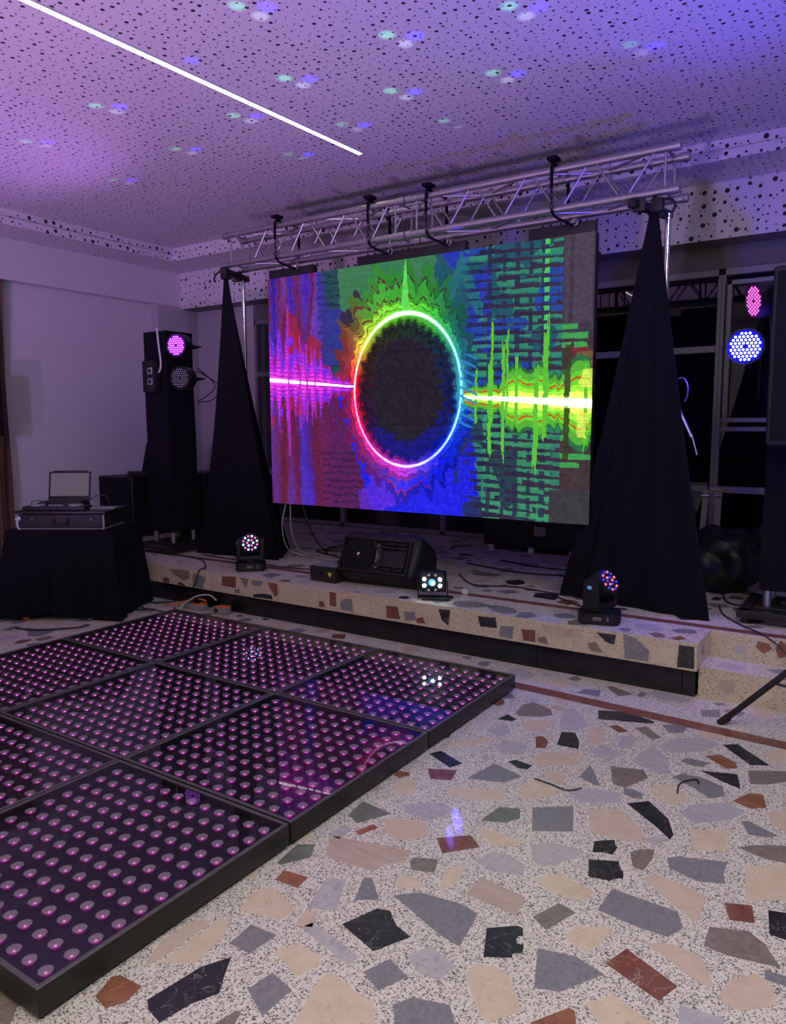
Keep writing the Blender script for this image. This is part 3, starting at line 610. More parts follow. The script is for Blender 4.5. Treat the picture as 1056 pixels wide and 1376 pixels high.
    hue3 = [(0, C(32, 60, 130)), (60, C(48, 70, 60)), (110, C(84, 52, 56)), (150, C(140, 44, 52)), (180, C(90, 30, 110)), (225, C(70, 40, 150)), (262, C(170, 40, 130)), (300, C(30, 40, 200)), (360, C(32, 60, 130))]
    h3 = pal(ang, hue3)
    out = d > 1
    def putc(mask, c, a=1.0):
        nonlocal img
        m = (np.clip(mask, 0, 1) * a)[..., None]; img = img * (1 - m) + c * m
    putc(out * (q < 1.75), h2 * .8); putc(out * (q < 1.3), h3); putc(out * (q < 1.15), h2); putc(out * (q < .72), hc * .78); putc(out * (np.abs(q - .62) < .04), h3); putc(out * (q < .45), hc)
    putc(out * (np.abs(q - .26) < .03), h3, .6)
    # tall spike above the ring
    sp = .012 + .02 * np.clip(.9 - W, 0, 1)
    put((np.abs(U - cx) < sp * (1.02 - W) * 5) * (W > .78), C(96, 214, 92))
    # ---- inside
    ins = d <= 1
    jag = .07 * tri(a6 * 37) + .07 * n1(a6 * 60, 17) + .05 * n1(a6 * 17, 45)
    core = C(40, 34, 48)
    put(ins, core)
    innerhue = pal(ang, [(0, C(28, 36, 120)), (60, C(34, 58, 66)), (100, C(44, 66, 44)), (160, C(70, 34, 40)), (200, C(60, 26, 70)), (250, C(36, 30, 150)), (300, C(22, 30, 170)), (360, C(28, 36, 120))])
    putc(ins * (d + jag > .79), innerhue * .85); putc(ins * (d + jag > .88), core * .6 + innerhue * .2)
    putc(ins * (d + jag > .93), innerhue * .9); putc(ins * (d + jag > .99), hc * .55)
    putc(ins * (d + jag * .5 > .985), hc * .8)
    lowblue = ins * (W < cy - .15) * (d + jag < .93) * (d + jag > .74)
    put(lowblue, C(30, 30, 130), .8)
    put(ins * (d < .9) * (tri(W * 34) < .12), C(30, 26, 40), .5)
    # ---- ring line
    lw = np.interp(ang, [0, 60, 100, 150, 200, 270, 330, 360], [.028, .036, .042, .026, .020, .024, .026, .028])
    rc = pal(ang, [(0, C(130, 226, 250)), (60, C(190, 246, 240)), (95, C(225, 250, 240)), (140, C(240, 246, 150)), (170, C(255, 170, 190)), (215, C(255, 150, 235)), (265, C(250, 200, 252)), (300, C(160, 180, 255)), (330, C(150, 200, 255)), (360, C(130, 226, 250))])
    putc(np.exp(-((d0 - 1.005) / (lw * 1.7)) ** 2), hc, .9)
    putc(np.exp(-((d0 - 1.005) / (lw * .75)) ** 4), rc)
    # ---- left wave
    U = U0 + .004 * (n2(U0 * 80, W0 * 60, 46) - .5); W = W0
    y0 = .515 + .085 * (np.clip(.30 - U, 0, 1) / .30) * .5
    lu = np.clip((.315 - U) / .315, 0, 1)
    env = .20 * lu ** .8
    s1 = env * (.25 + .75 * tri(U * 31 + .4) ** 2 * n1(U * 55, 18) * 1.8) + .008
    s2 = env * (.45 + 1.1 * n1(U * 70, 19))
    dy_ = np.abs(W - y0) + .012 * (wob2 - .5)
    L = (U < .318) * (d > 1.03)
    put(L * (dy_ < s2) * (wob2 > .38), C(176, 34, 78), .75); put(L * (dy_ < s2 * .85) * (n2(U * 34, W * 22, 20) > .52), C(112, 48, 228), .9)
    put(L * (dy_ < s1 * 1.15), C(150, 44, 214)); put(L * (dy_ < s1 * .8), C(196, 48, 222)); put(L * (dy_ < s1 * .35), C(232, 60, 214))
    put(L * (np.abs((dy_ * 60) % 1 - .5) < .12) * (dy_ < s1), C(120, 28, 150), .7)
    put(L * np.exp(-((W - y0) / (.003 + .007 * lu)) ** 4), C(250, 226, 252))
    for c_, h_ in ((.075, .33), (.12, .2), (.145, .17), (.175, .15)):
        put((np.abs(U - c_) < .0035) * (np.abs(W - y0) < h_), C(188, 44, 200), .8)
    # ---- right wave
    y1 = .463 - .04 * np.clip((U - .62) / .38, 0, 1)
    ru = np.clip((U - .665) / .335, 0, 1)
    R_ = (U > .665) * (d > 1.02)
    dy_ = np.abs(W - y1)
    e2 = (.02 + .12 * ru ** .7) * (.45 + .6 * n1(U * 38, 21) + .35 * n1(U * 110, 47))
    put(R_ * (dy_ < e2 * 1.15), C(44, 110, 66)); put(R_ * (dy_ < e2), C(90, 178, 58)); put(R_ * (dy_ < e2 * .75), C(108, 214, 54))
    put(R_ * (dy_ < e2 * .45), C(146, 228, 60)); put(R_ * (np.abs(dy_ - e2 * .6) < .004), C(190, 96, 40))
    put(R_ * (dy_ < e2 * .28), C(226, 236, 90))
    for c_, hu, hd, w_ in ((.700, .11, .09, .0035), (.738, .14, .22, .005), (.744, .27, .1, .003), (.775, .22, .22, .0045), (.785, .25, .1, .003), (.81, .16, .1, .004), (.862, .12, .27, .006), (.884, .24, .15, .005), (.890, .32, .1, .003), (.94, .12, .1, .005), (.985, .14, .16, .004)):
        put((np.abs(U - c_) < w_) * (W < y1 + hu * (.8 + .3 * n1(U * 300, 48))) * (W > y1 - hd * (.8 + .3 * n1(U * 300, 49))), C(96, 196, 60))
    put((np.abs(U - .94) < .007) * (dy_ < .2) * (dy_ > .02), C(60, 60, 40), .8)
    put(R_ * np.exp(-((W - y1) / (.004 + .014 * ru)) ** 4), C(232, 250, 246))
    put((U > .965) * (dy_ < .12) * (dy_ > .03) * (wob2 > .4), C(220, 226, 90), .8)
    # link of the ring to the right wave: cyan flames
    put((U > .655) * (U < .70) * (np.abs(W - .48) < .14) * (tri(W * 30 + U * 20) < .35), C(50, 140, 200), .8)
    # fine row structure of the led tiles
    img *= (1 - .05 * (tri(W * 96) < .3))[..., None]
    img += (n2(U * 160, W * 110, 22)[..., None] - .5) * 12
    return np.clip(img, 0, 255)

NX, NY = 480, 320
im = led_image(NX, NY) / 255
lin = np.where(im <= .04045, im / 12.92, ((im + .055) / 1.055) ** 2.4)
lum = lin.min(-1) * .5 + lin.max(-1) * .5
lin = lin * (1 + 7.0 * np.clip((lum - .55) / .4, 0, 1) ** 2 + .7 * np.clip((lin.max(-1) - .64) / .3, 0, 1))[..., None]      # the brightest leds are far brighter than white paper
LX0, LX1, LZ0, LZ1, LY = -4.75, -1.765, .895, 2.895, 5.13
led = thing('led_wall', 'large led video wall showing a glowing ring and coloured waves, hung from the truss', 'video wall', ((LX0 + LX1) / 2, LY, LZ0))
W_, H_ = LX1 - LX0, LZ1 - LZ0
xs = np.linspace(-W_ / 2, W_ / 2, NX + 1); zs = np.linspace(0, H_, NY + 1)
gx, gz = np.meshgrid(xs, zs)
vv = np.stack([gx, np.zeros_like(gx), gz], -1).reshape(-1, 3)
ii, jj = np.meshgrid(np.arange(NX), np.arange(NY)); a = jj * (NX + 1) + ii
ff = np.stack([a, a + 1, a + NX + 2, a + NX + 1], -1).reshape(-1, 4)
me = bpy.data.meshes.new('display')
me.vertices.add(len(vv)); me.vertices.foreach_set('co', vv.ravel().astype(np.float32))
me.loops.add(ff.size); me.loops.foreach_set('vertex_index', ff.ravel().astype(np.int32))
me.polygons.add(len(ff)); me.polygons.foreach_set('loop_start', (np.arange(len(ff)) * 4).astype(np.int32))
me.update(calc_edges=True)
ca = me.color_attributes.new('pixels', 'FLOAT_COLOR', 'CORNER')
c4 = np.concatenate([np.repeat(lin.reshape(-1, 3), 4, axis=0), np.ones((ff.size, 1))], 1)
ca.data.foreach_set('color', c4.ravel().astype(np.float32))
n = N('led_display')
at = n.n('VertexColor', layer_name='pixels')
e = n.n('Emission', i_Color=at.outputs[0], i_Strength=SCREEN_GAIN)
n.nt.links.new(e.outputs[0], n.out.inputs[0])
n.m.cycles.emission_sampling = 'FRONT'
me.materials.append(n.m)
dsp = bpy.data.objects.new('display', me); col.objects.link(dsp); dsp.parent = led
b = B()
for i in range(6):
    for j in range(4):
        b.box((W_ / 6 - .002, .07, H_ / 4 - .002), (-W_ / 2 + W_ / 6 * (i + .5), .0375, H_ / 4 * (j + .5)), bev=.003, seg=1)
obj('cabinets', b, M['black_plastic'], led)
for x0, x1 in ((-4.725, -4.22), (-3.755, -2.755), (-2.25, -1.768)):
    b = B(); b.box((x1 - x0, .06, .07), ((x0 + x1) / 2 - (LX0 + LX1) / 2, .02, H_ + .036), bev=.004)
    obj('hanging_bar', b, M['black_metal'], led)

# ---------------------------------------------------------------- truss
TY0, TY1, TZ0, TZ1 = 5.0, 5.23, 3.04, 3.295
def truss(x0, x1, label, cap):
    L = x1 - x0
    t = thing('truss_beam', label, 'truss', (x0, 5.115, TZ0), 0, 'box truss over the screen')
    hy, hz = (TY1 - TY0) / 2, TZ1 - TZ0
    for y in (-hy, hy):
        for z in (0, hz):
            b = B(); b.cyl((.06, y, z), (L - .06, y, z), .025, seg=16)
            for q0, q1 in ((0, .06), (L - .06, L)): b.cyl((q0, y, z), (q1, y, z), .029, .029, seg=16)
            b.cyl((L * .5 - .004, y, z), (L * .5 + .004, y, z), .0255, seg=16)
            obj('chord', b, M['alu'], t)
    r = .0085
    def brace(p, q):
        b = B(); b.cyl(p, q, r, seg=10); obj('brace', b, M['alu'], t)
    n = 4; s = (L - .26) / (n * 2)
    for y in (-hy, hy):
        for xx in (.09, L - .09): brace((xx, y, 0), (xx, y, hz))
        for i in range(n * 2):
            a = .13 + s * i + .02; c = a + s - .04
            if i % 2 == 0: brace((a, y, hz), (c, y, 0))
            else: brace((a, y, 0), (c, y, hz))
    for z in (0, hz):
        for xx in (.09, L - .09): brace((xx, -hy, z), (xx, hy, z))
        for i in range(n):
            a = .13 + 2 * s * i + .02; c = a + 2 * s - .04
            brace((a, -hy, z), (c, hy, z)) if i % 2 == 0 else brace((a, hy, z), (c, -hy, z))
    return t
truss(-5.15, -3.205, 'left half of the silver box truss above the screen', 0)
truss(-3.195, -1.20, 'right half of the silver box truss above the screen', 0)

# slings that carry the screen
def sling(x, label):
    t = thing('hanging_sling', label, 'sling', (x, 5.115, TZ0), 0, 'black slings between truss and screen')
    b = B()
    b.tube([(0, -.02, .285), (0, -.115, .298), (0, -.152, .26), (0, -.152, .13)], .011, sub=3)
    b.tube([(0, -.02, .285), (0, .115, .298), (0, .152, .26), (0, .152, .05), (0, .14, -.06)], .012, sub=3)
    b.box((.07, .09, .025), (0, -.12, .325), bev=.006)
    obj('strap', b, M['black_cloth'], t)
    b = B()
    for i in range(4):
        z = .115 - .033 * i
        pts = []
        for k in range(13):
            a = 2 * PI * k / 12; u, w = .011 * math.cos(a), .021 * math.sin(a)
            pts.append((u if i % 2 else 0, -.152 + (0 if i % 2 else u), z + w))
        b.tube(pts, .0045, seg=5, sub=1)
    obj('chain', b, M['black_metal'], t)
    b = B(); b.tube([(0, -.152, -.01), (.02, -.13, -.05), (.08, -.06, -.085), (.10, -.01, -.095)], .010, sub=4); obj('strap', b, M['black_cloth'], t)
    b = B(); b.tube([(.115 + .02 * math.cos(a), -.01, -.075 + .022 * math.sin(a)) for a in [2 * PI * k / 12 for k in range(13)]], .005, seg=6, sub=1)
    obj('shackle', b, M['chrome'], t)
for x, lb in ((-4.50, 'black sling at the left end of the truss, holding the short left screen bar'),
              (-3.53, 'black sling on the left side of the truss middle joint'),
              (-3.0, 'black sling on the right side of the truss middle joint'),
              (-2.02, 'black sling near the right end of the truss')): sling(x, lb)

# ---------------------------------------------------------------- crank stands
def stand(x, y, top, label, side):
    t = thing('crank_stand', label, 'lifting stand', (x, y, PZ))
    h = top - PZ
    b = B(); b.cyl((0, 0, .25), (0, 0, 1.5), .03, seg=14); b.cyl((0, 0, 1.5), (0, 0, 1.52), .034, seg=14); obj('lower_tube', b, M['black_metal'], t)
    b = B(); b.cyl((0, 0, 1.4), (0, 0, h), .019, seg=14); obj('mast', b, M['chrome'], t)
    for k in range(3):
        a = 2 * PI * k / 3 + .5
        b = B(); d = V(math.cos(a), math.sin(a), 0)
        b.cyl(V(0, 0, .62), d * .17 + V(0, 0, .012), .015, seg=8); b.cyl(V(0, 0, .28), d * .10 + V(0, 0, .29), .009, seg=6); b.ball(d * .17 + V(0, 0, .018), .018)
        obj('leg', b, M['black_metal'], t)
    b = B(); b.box((.055, .46, .05), (.07 * side, -.17, h + .0), rot=(0, 0, .28 * side), bev=.006)
    b.box((.075, .03, .09), (.04 * side, -.1, h + .0), bev=.004); b.box((.075, .03, .09), (.10 * side, -.33, h + .0), bev=.004)
    obj('truss_support', b, M['black_metal'], t)
    b = B(); b.box((.08, .07, .09), (0, -.24, h - .03), bev=.02, mat=0)
    b.tube([(-.03 * side, -.25, h + 0), (-.08 * side, -.26, h - .01), (-.115 * side, -.27, h - .05), (-.10 * side, -.27, h - .09)], .009, sub=4)
    b.tube([(.03, -.22, h - .05), (.05, -.18, h - .09)], .01, sub=2)
    bmesh.ops.translate(b.bm, vec=((.13 if side > 0 else .02), -.11, 0), verts=b.bm.verts)
    obj('clamp', b, M['black_plastic'], t)
    if side < 0:
        b = B()
        b.tube([(.11 + .045 * math.cos(a), .05, 1.48 + .09 * math.sin(a)) for a in [-.9 + 2.9 * k / 8 for k in range(9)]], .006, seg=6, sub=2)
        b.cyl((.10, .05, 1.36), (.19, .05, 1.17), .013, seg=8); b.cyl((.19, .05, 1.19), (.23, .05, 1.05), .008, seg=8); b.cyl((.0, .03, 1.33), (.11, .05, 1.36), .014, seg=8)
        obj('crank_handle', b, M['alu'], t)
stand(-5.25, 5.33, 2.985, 'lifting stand with a thin chrome mast under the left end of the truss', 1)
stand(-1.345, 5.33, 2.985, 'lifting stand with a thin chrome mast under the right end of the truss', -1)

# ---------------------------------------------------------------- cloth covers of the stands
def drape(name, label, foot, apex, top_z, prof, seed, nf, amp):
    """cloth hung from one point, spread over a three-cornered foot"""
    r = random.Random(seed)
    cx = sum(p[0] for p in foot) / 3; cy = sum(p[1] for p in foot) / 3
    n = 168; base = []
    for i in range(n):
        t = 3 * i / n; k = int(t); f = t - k
        p, q = foot[k], foot[(k + 1) % 3]
        base.append(((p[0] + (q[0] - p[0]) * f) - cx, (p[1] + (q[1] - p[1]) * f) - cy))
    for _ in range(2):
        base = [((base[i - 1][0] + base[i][0] + base[(i + 1) % n][0]) / 3, (base[i - 1][1] + base[i][1] + base[(i + 1) % n][1]) / 3) for i in range(n)]
    ph = [(r.uniform(0, 6.28), r.uniform(.6, 1.3)) for _ in range(6)]
    rings = []
    NH = 44
    for j in range(NH + 1):
        u = j / NH                      # 0 bottom, 1 top
        s = prof(1 - u)
        z = PZ + .004 + (top_z - PZ) * u
        ox = cx + (apex[0] - cx) * u; oy = cy + (apex[1] - cy) * u
        ring = []
        for i, (x, y) in enumerate(base):
            a = 2 * PI * i / n
            f = 0
            for m, (p0, w) in enumerate(ph): f += w * math.sin((nf + m * 3) * a + p0 + .8 * u * (m - 2)) / (1 + m * .5)
            rad = math.hypot(x, y)
            d = 1 + amp * f * (.35 + .65 * (1 - u)) * (0.25 / max(rad, .2)) * (.25 + .75 * min(1, u * 6 + .3))
            g = s * d
            # loose hem: sag and a small drag on the floor
            hem = .018 * math.sin(nf * a + 1) * max(0, 1 - u * 12)
            ring.append((ox + x * g + .014 * (1 - s) * math.cos(a), oy + y * g + .014 * (1 - s) * math.sin(a), z + abs(hem) * (u > 0)))
        rings.append(ring)
    b = B(); b.loft(rings, True); b.bm.normal_update()
    o = obj(name, b, M['black_cloth'], angle=80)
    return tag(o, label, 'stand cover')
drape('stand_drape', 'black cloth cone over the stand right of the screen', [(-2.02, 5.24), (-.93, 5.03), (-1.2, 5.72)], (-1.345, 4.99), 3.03, lambda v: .035 + .965 * (.86 * v + .14 * v ** 3), 4, 9, .10)
drape('stand_drape', 'black cloth cone over the stand left of the screen', [(-5.76, 5.09), (-4.77, 5.20), (-5.1, 5.75)], (-5.13, 4.99), 2.99, lambda v: .04 + .96 * (.78 * v + .22 * v ** 4), 9, 9, .11)

# ---------------------------------------------------------------- lamps
def aimed(t, d, roll=0):
    t.rotation_euler = (Vector(d).to_track_quat('Z', 'Y').to_matrix() @ Matrix.Rotation(roll, 3, 'Z')).to_euler()
def disc_points(R, pitch):
    out = []
    k = int(R / pitch) + 2
    for i in range(-k, k + 1):
        for j in range(-k, k + 1):
            x = (i + .5 * (j % 2)) * pitch; y = j * pitch * .866
            if .008 < math.hypot(x, y) <= R: out.append((x, y))
    return out
def bead_mesh(r, m):
    b = B(); b.ball((0, 0, 0), r, seg=8, rings=5, scale=(1, 1, .6)); o = obj('led', b, m); me = o.data; bpy.data.objects.remove(o); return me
def par_can(label, loc, d, bead, plate, roll=0):
    t = thing('par_light', label, 'stage light', loc, 0); aimed(t, d, roll)
    b = B(); b.lathe([(.103, .0), (.106, .012), (.113, .012), (.114, -.01), (.112, -.11), (.085, -.15), (.05, -.175), (.0, -.18)], seg=32)
    obj('can', b, M['black_metal'], t)
    b = B(); b.lathe([(.102, .004), (.102, .006)], seg=32); obj('lens_plate', b, plate, t)  # on lit cans the plate emits weakly, imitating glow spilled by the leds
    b = B(); b.tube([(-.06, 0, -.24), (-.125, 0, -.22), (-.128, 0, -.06), (-.122, 0, -.05)], .008, sub=2); b.tube([(.06, 0, -.24), (.125, 0, -.22), (.128, 0, -.06), (.122, 0, -.05)], .008, sub=2); b.box((.14, .03, .008), (0, 0, -.24))
    obj('yoke', b, M['black_metal'], t)
    for x, y in disc_points(.092, .0235):
        o = bpy.data.objects.new('led', bead); col.objects.link(o); o.parent = t; o.location = (x, y, .009)
    return t
E_blue = emit('bead_blue_white', (.52, .55, 1.0), 9.0, False)
E_pink = emit('bead_pink', (.9, .16, .75), 1.6, False)
E_violet = emit('bead_violet', (.66, .13, 1.0), 3.2, False)
E_red = emit('bead_red', (1.0, .12, .12), 2.6, False)
E_blue2 = emit('bead_blue', (.04, .05, 1.0), 1.6, False)
E_blue3 = emit('bead_lightblue', (.22, .36, 1.0), 9.0, False)
E_mag = emit('bead_magenta', (.9, .12, .5), 2.4, False)
E_white = emit('bead_white', (.80, 1.0, .97), 34.0)
E_cyan = emit('lens_cyan', (.12, .5, .9), 1.6, False)
M['bead_off'] = plain('bead_off', (.25, .25, .27), .2)
bb = {k: bead_mesh(.0078, m) for k, m in (('blue', E_blue), ('pink', E_pink), ('violet', E_violet), ('off', M['bead_off']))}
Rp = V(-.83, 5.28, 2.085)
par_can('round stage light with lit blue-white leds, on the right tower', Rp, (V(0, 0, 1.6) - Rp), bb['blue'], emit('plate_blue', (.015, .012, 1.0), 1.0, False))
par_can('round stage light with pink leds turned sideways, above the blue-white one', (-.787, 5.28, 2.362), (-.83, -.55, -.12), bb['pink'], emit('plate_pink', (.6, .02, .5), .12, False), .4)
par_can('round stage light with purple leds near the top of the left tower', (-5.80, 4.97, 2.37), (.25, -1, .0), bb['violet'], emit('plate_violet', (.25, .02, .9), .35, False))
par_can('unlit round stage light under the purple one on the left tower', (-5.76, 4.97, 2.06), (.25, -1, .0), bb['off'], M['gloss_black'])

def moving_head(label, loc, rz, pan, tilt, pts, mats_):
    t = thing('moving_head_light', label, 'stage light', loc, rz)
    b = B(); b.prism([(-.13, -.07), (-.1, -.105), (.1, -.105), (.13, -.07), (.13, .07), (.1, .105), (-.1, .105), (-.13, .07)], .006, .075)
    bmesh.ops.bevel(b.bm, geom=list(b.bm.edges), offset=.008, segments=2, affect='EDGES')
    for x in (-.1, .1):
        for y in (-.07, .07): b.cyl((x, y, 0), (x, y, .01), .012, seg=8)
    obj('base', b, M['black_plastic'], t)
    b = B(); b.box((.075, .004, .026), (-.01, -.1055, .044), mat=0); b.box((.05, .002, .008), (-.01, -.108, .048), mat=1); b.box((.05, .002, .004), (-.01, -.108, .036), mat=1)
    for k in range(3): b.box((.01, .002, .006), (.055, -.108, .034 + .01 * k), mat=1)
    obj('control_panel', b, [M['gloss_black'], M['grey_box']], t)
    y = bpy.data.objects.new('yoke', None)
    b = B(); b.cyl((0, 0, .075), (0, 0, .09), .06, seg=20)
    b.box((.23, .11, .05), (0, 0, .11), bev=.02)
    for s in (-1, 1): b.box((.04, .11, .19), (s * .1, 0, .19), bev=.018)
    yo = obj('yoke', b, M['black_plastic'], t, rot=(0, 0, pan))
    b = B(); b.box((.002, .03, .022), (-.121, 0, .24), mat=0); obj('side_logo', b, emit('logo_blue', (.1, .35, .8), .6, False), yo)
    hd = B(); hd.lathe([(.0, -.10), (.045, -.095), (.072, -.06), (.082, 0), (.084, .06), (.084, .075), (.078, .078)], seg=28)
    rt_ = Euler((tilt, 0, 0)).to_matrix().to_4x4()
    for k in range(8):
        a = 2 * PI * k / 8; hd.box((.012, .012, .07), (.079 * math.cos(a), .079 * math.sin(a), -.01), rot=(0, 0, a), bev=.003)
    ho = obj('head', hd, M['black_plastic'], yo, loc=(0, 0, .235), rot=(tilt, 0, 0))
    for k, (x, yy, c) in enumerate(pts):
        b = B(); b.ball((0, 0, 0), .0085, seg=8, rings=5, scale=(1, 1, .6))
        o = obj('led', b, mats_[c], t)
        m = Euler((0, 0, pan)).to_matrix().to_4x4() @ Matrix.Translation((0, 0, .235)) @ rt_ @ Matrix.Translation((x, yy, .08))
        o.matrix_local = m
    return t
ringpts = [(0.0, .0, 0)]
p18 = [(.026 * math.cos(a), .026 * math.sin(a), k % 2) for k, a in enumerate([2 * PI * k / 6 for k in range(6)])] + [(.060 * math.cos(a), .060 * math.sin(a), k % 2) for k, a in enumerate([2 * PI * (k + .5) / 12 for k in range(12)])]
# left head looks at the camera, right head looks up to the right
moving_head('moving head light with blue and pink leds, in front of the left cloth cone', (-4.66, 4.735, PZ), .75, 0, 1.35, p18, [E_blue3, E_mag])
moving_head('moving head light with red and blue leds, in front of the right cloth cone', (-1.515, 4.66, PZ), .25, 1.05, 1.0, p18, [E_red, E_blue2])

# effect light with white leds
t = thing('effect_light', 'small black effect light with bright white leds, right of the floor speaker', 'stage light', (-2.74, 4.62, PZ), .45)
b = B(); b.box((.20, .11, .15), (0, .055, .125), bev=.03, seg=3); obj('housing', b, M['black_plastic'], t)
b = B(); b.box((.26, .07, .008), (.02, .05, .008), bev=.002)
for s in (-1, 1): b.box((.008, .03, .12), (s * .108 , .06, .066), bev=.002)
b.box((.2, .1, .012), (.03, .0, .012), bev=.004)
obj('bracket', b, M['black_metal'], t)
b = B(); b.lathe([(.034, 0), (.036, .012), (.028, .016), (.026, .006)], (0, .0, .125), (0, -1, 0), seg=24); obj('lens_ring', b, M['black_plastic'], t)
b = B(); b.lathe([(.027, .004), (.024, .010), (.012, .014), (0, .015)], (0, .0, .125), (0, -1, 0), seg=24); obj('lens', b, E_cyan, t)
b = B(); b.ball((.006, -.016, .122), .012); obj('led', b, E_white, t)
for k in range(8):
    a = 2 * PI * (k + .5) / 8; on = k in (0, 3, 4, 7)
    b = B(); b.ball((.062 * math.cos(a), -.006, .125 + .062 * math.sin(a)), .0125 if on else .011, seg=10, rings=6, scale=(1, .6, 1)); obj('led', b, E_white if on else M['bead_off'], t)

# ---------------------------------------------------------------- towers
def tower(x0, x1, y0, y1, top, label, zc0, right=False):
    cx, cy = (x0 + x1) / 2, (y0 + y1) / 2
    t = thing('truss_tower', label, 'tower', (cx, cy, PZ))
    hx, hy = (x1 - x0) / 2, (y1 - y0) / 2; h = top - PZ
    b = B(); w = hx + .12
    for s in (-1, 1):
        b.box((2 * w, .07, .05), (0, s * (hy + .08), .065), bev=.006); b.box((.07, 2 * w, .05), (s * (hx + .08), 0, .065), bev=.006)
        for q in (-1, 1): b.cyl((s * (w - .05), q * (w - .05), 0), (s * (w - .05), q * (w - .05), .05), .02, seg=10)
    b.box((2 * hx + .06, 2 * hy + .06, .02), (0, 0, .095), bev=.003)
    obj('base', b, M['black_metal'], t)
    for sx in (-1, 1):
        for sy in (-1, 1):
            b = B(); b.cyl((sx * (hx - .035), sy * (hy - .035), .1), (sx * (hx - .035), sy * (hy - .035), h - .02), .025, seg=12); obj('chord', b, M['alu'], t)
    # cloth wrapped round the tower
    rings = []
    n = 96
    for j in range(25):
        u = j / 24; z = zc0 + (h - zc0) * u; ring = []
        for i in range(n):
            a = 4 * i / n; k = int(a); f = a - k
            c = [(-1, -1), (1, -1), (1, 1), (-1, 1)]
            p = c[k]; q = c[(k + 1) % 4]
            x = p[0] + (q[0] - p[0]) * f; y = p[1] + (q[1] - p[1]) * f
            wv = .0015 * math.sin(i * .55 + 1.5 * math.sin(j * .35)) * (1.4 - u) + .002 * math.sin(i * .3 + j * .5)
            fl = 1 + wv / hx + .05 * (1 - u)
            ring.append((x * hx * fl, y * hy * fl, z))
        rings.append(ring)
    b = B(); b.loft(rings, True); obj('cloth_cover', b, M['black_cloth'], t, angle=50)
    return t
tower(-6.255, -5.93, 4.95, 5.28, 2.52, 'tall black cloth covered truss tower left of the stage', .21)
tower(-.66, -.33, 5.2, 5.53, 2.52, 'black cloth covered truss tower at the right picture edge', .21)
# power box and white cable on the left tower
t = thing('power_box', 'black box of power sockets strapped to the side of the left tower', 'power box', (-6.07, 4.885, 1.93), 0)
b = B(); b.box((.17, .09, .30), (0, 0, .15), bev=.008); obj('box', b, M['black_plastic'], t)
for k in range(2):
    b = B(); b.box((.07, .006, .06), (.03, -.047, .20 - .1 * k), bev=.003, mat=0); b.cyl((.03, -.05, .20 - .1 * k), (.03, -.054, .20 - .1 * k), .02, seg=14, mat=1); obj('socket', b, [M['grey_box'], M['black_plastic']], t)
b = B(); b.tube([(-6.0, 4.91, 2.545), (-5.98, 4.905, 2.40), (-5.95, 4.90, 2.2), (-5.99, 4.90, 2.12), (-6.02, 4.83, 2.16)], .009)
tag(obj('power_cable', b, M['white_cable']), 'pale cable running down the top of the left tower', 'cable')
b = B(); b.tube([(-5.87, 5.28, 2.15), (-5.78, 5.42, 2.05), (-5.72, 5.46, 1.98), (-5.80, 5.40, 1.86), (-5.90, 5.30, 1.84)], .006); b.tube([(-5.87, 5.28, 2.18), (-5.80, 5.45, 2.0), (-5.9, 5.30, 1.84)], .006)
tag(obj('signal_cable', b, M['cable']), 'black cable loop hanging beside the lamps of the left tower', 'cable')

# ---------------------------------------------------------------- loudspeakers
t = thing('floor_monitor', 'large black wedge speaker lying on the stage edge under the screen', 'speaker', (-3.32, 4.70, PZ), .06)
prof_ = [(.10, 0), (.012, .075), (0, .11), (.115, .375), (.15, .40), (.21, .40), (.40, .28), (.43, .20), (.40, 0)]
b = B(); rings = []
for x, s in ((-.335, .93), (-.32, .985), (-.28, 1.0), (.24, 1.0), (.29, .985), (.33, .95), (.352, .86), (.36, .70)):
    cyy, czz = .22, .19
    rings.append([(x, cyy + (p - cyy) * s, max(0, czz + (q - czz) * s) if q > 0 else 0) for p, q in prof_])
b.loft(rings, True); bmesh.ops.bevel(b.bm, geom=[e for e in b.bm.edges if e.calc_face_angle(0) > .45], offset=.012, segments=2, affect='EDGES')
obj('cabinet', b, M['black_plastic'], t, angle=40)
fl_ = math.atan2(.265, .115)
FM = Matrix.Translation((0, .0, .11)) @ Matrix.Rotation(fl_, 4, 'X')   # x along, y up the face, z out of the face
def fobj(name, b, m, parent=t):
    bmesh.ops.transform(b.bm, matrix=FM, verts=b.bm.verts); return obj(name, b, m, parent)
b = B()
for q in ((-.315, .005, .295, .02), (-.315, .265, .295, .282), (-.325, .005, -.31, .282), (.285, .005, .30, .282)):
    b.box((q[2] - q[0], q[3] - q[1], .03), ((q[0] + q[2]) / 2, (q[1] + q[3]) / 2, .012), bev=.006)
fobj('face_frame', b, M['black_plastic'])
b = B(); b.prism([(-.165 + .150 * math.cos(a), .143 + .136 * math.sin(a)) for a in [2 * PI * k / 40 for k in range(40)]], .0, .02); b.lathe([(.135, .018), (.11, .024), (.05, .030), (0, .032)], (-.165, .143, 0), (0, 0, 1), seg=36)
fobj('woofer_grille', b, M['grille'])
b = B(); b.box((.020, .007, .003), (-.155, .147, .0365), rot=(0, 0, 1.35), mat=0); b.box((.018, .006, .003), (-.145, .147, .0365), rot=(0, 0, 1.0)); b.box((.012, .005, .003), (-.152, .136, .0365))
fobj('logo', b, M['logo_white'])
b = B()   # flared horn
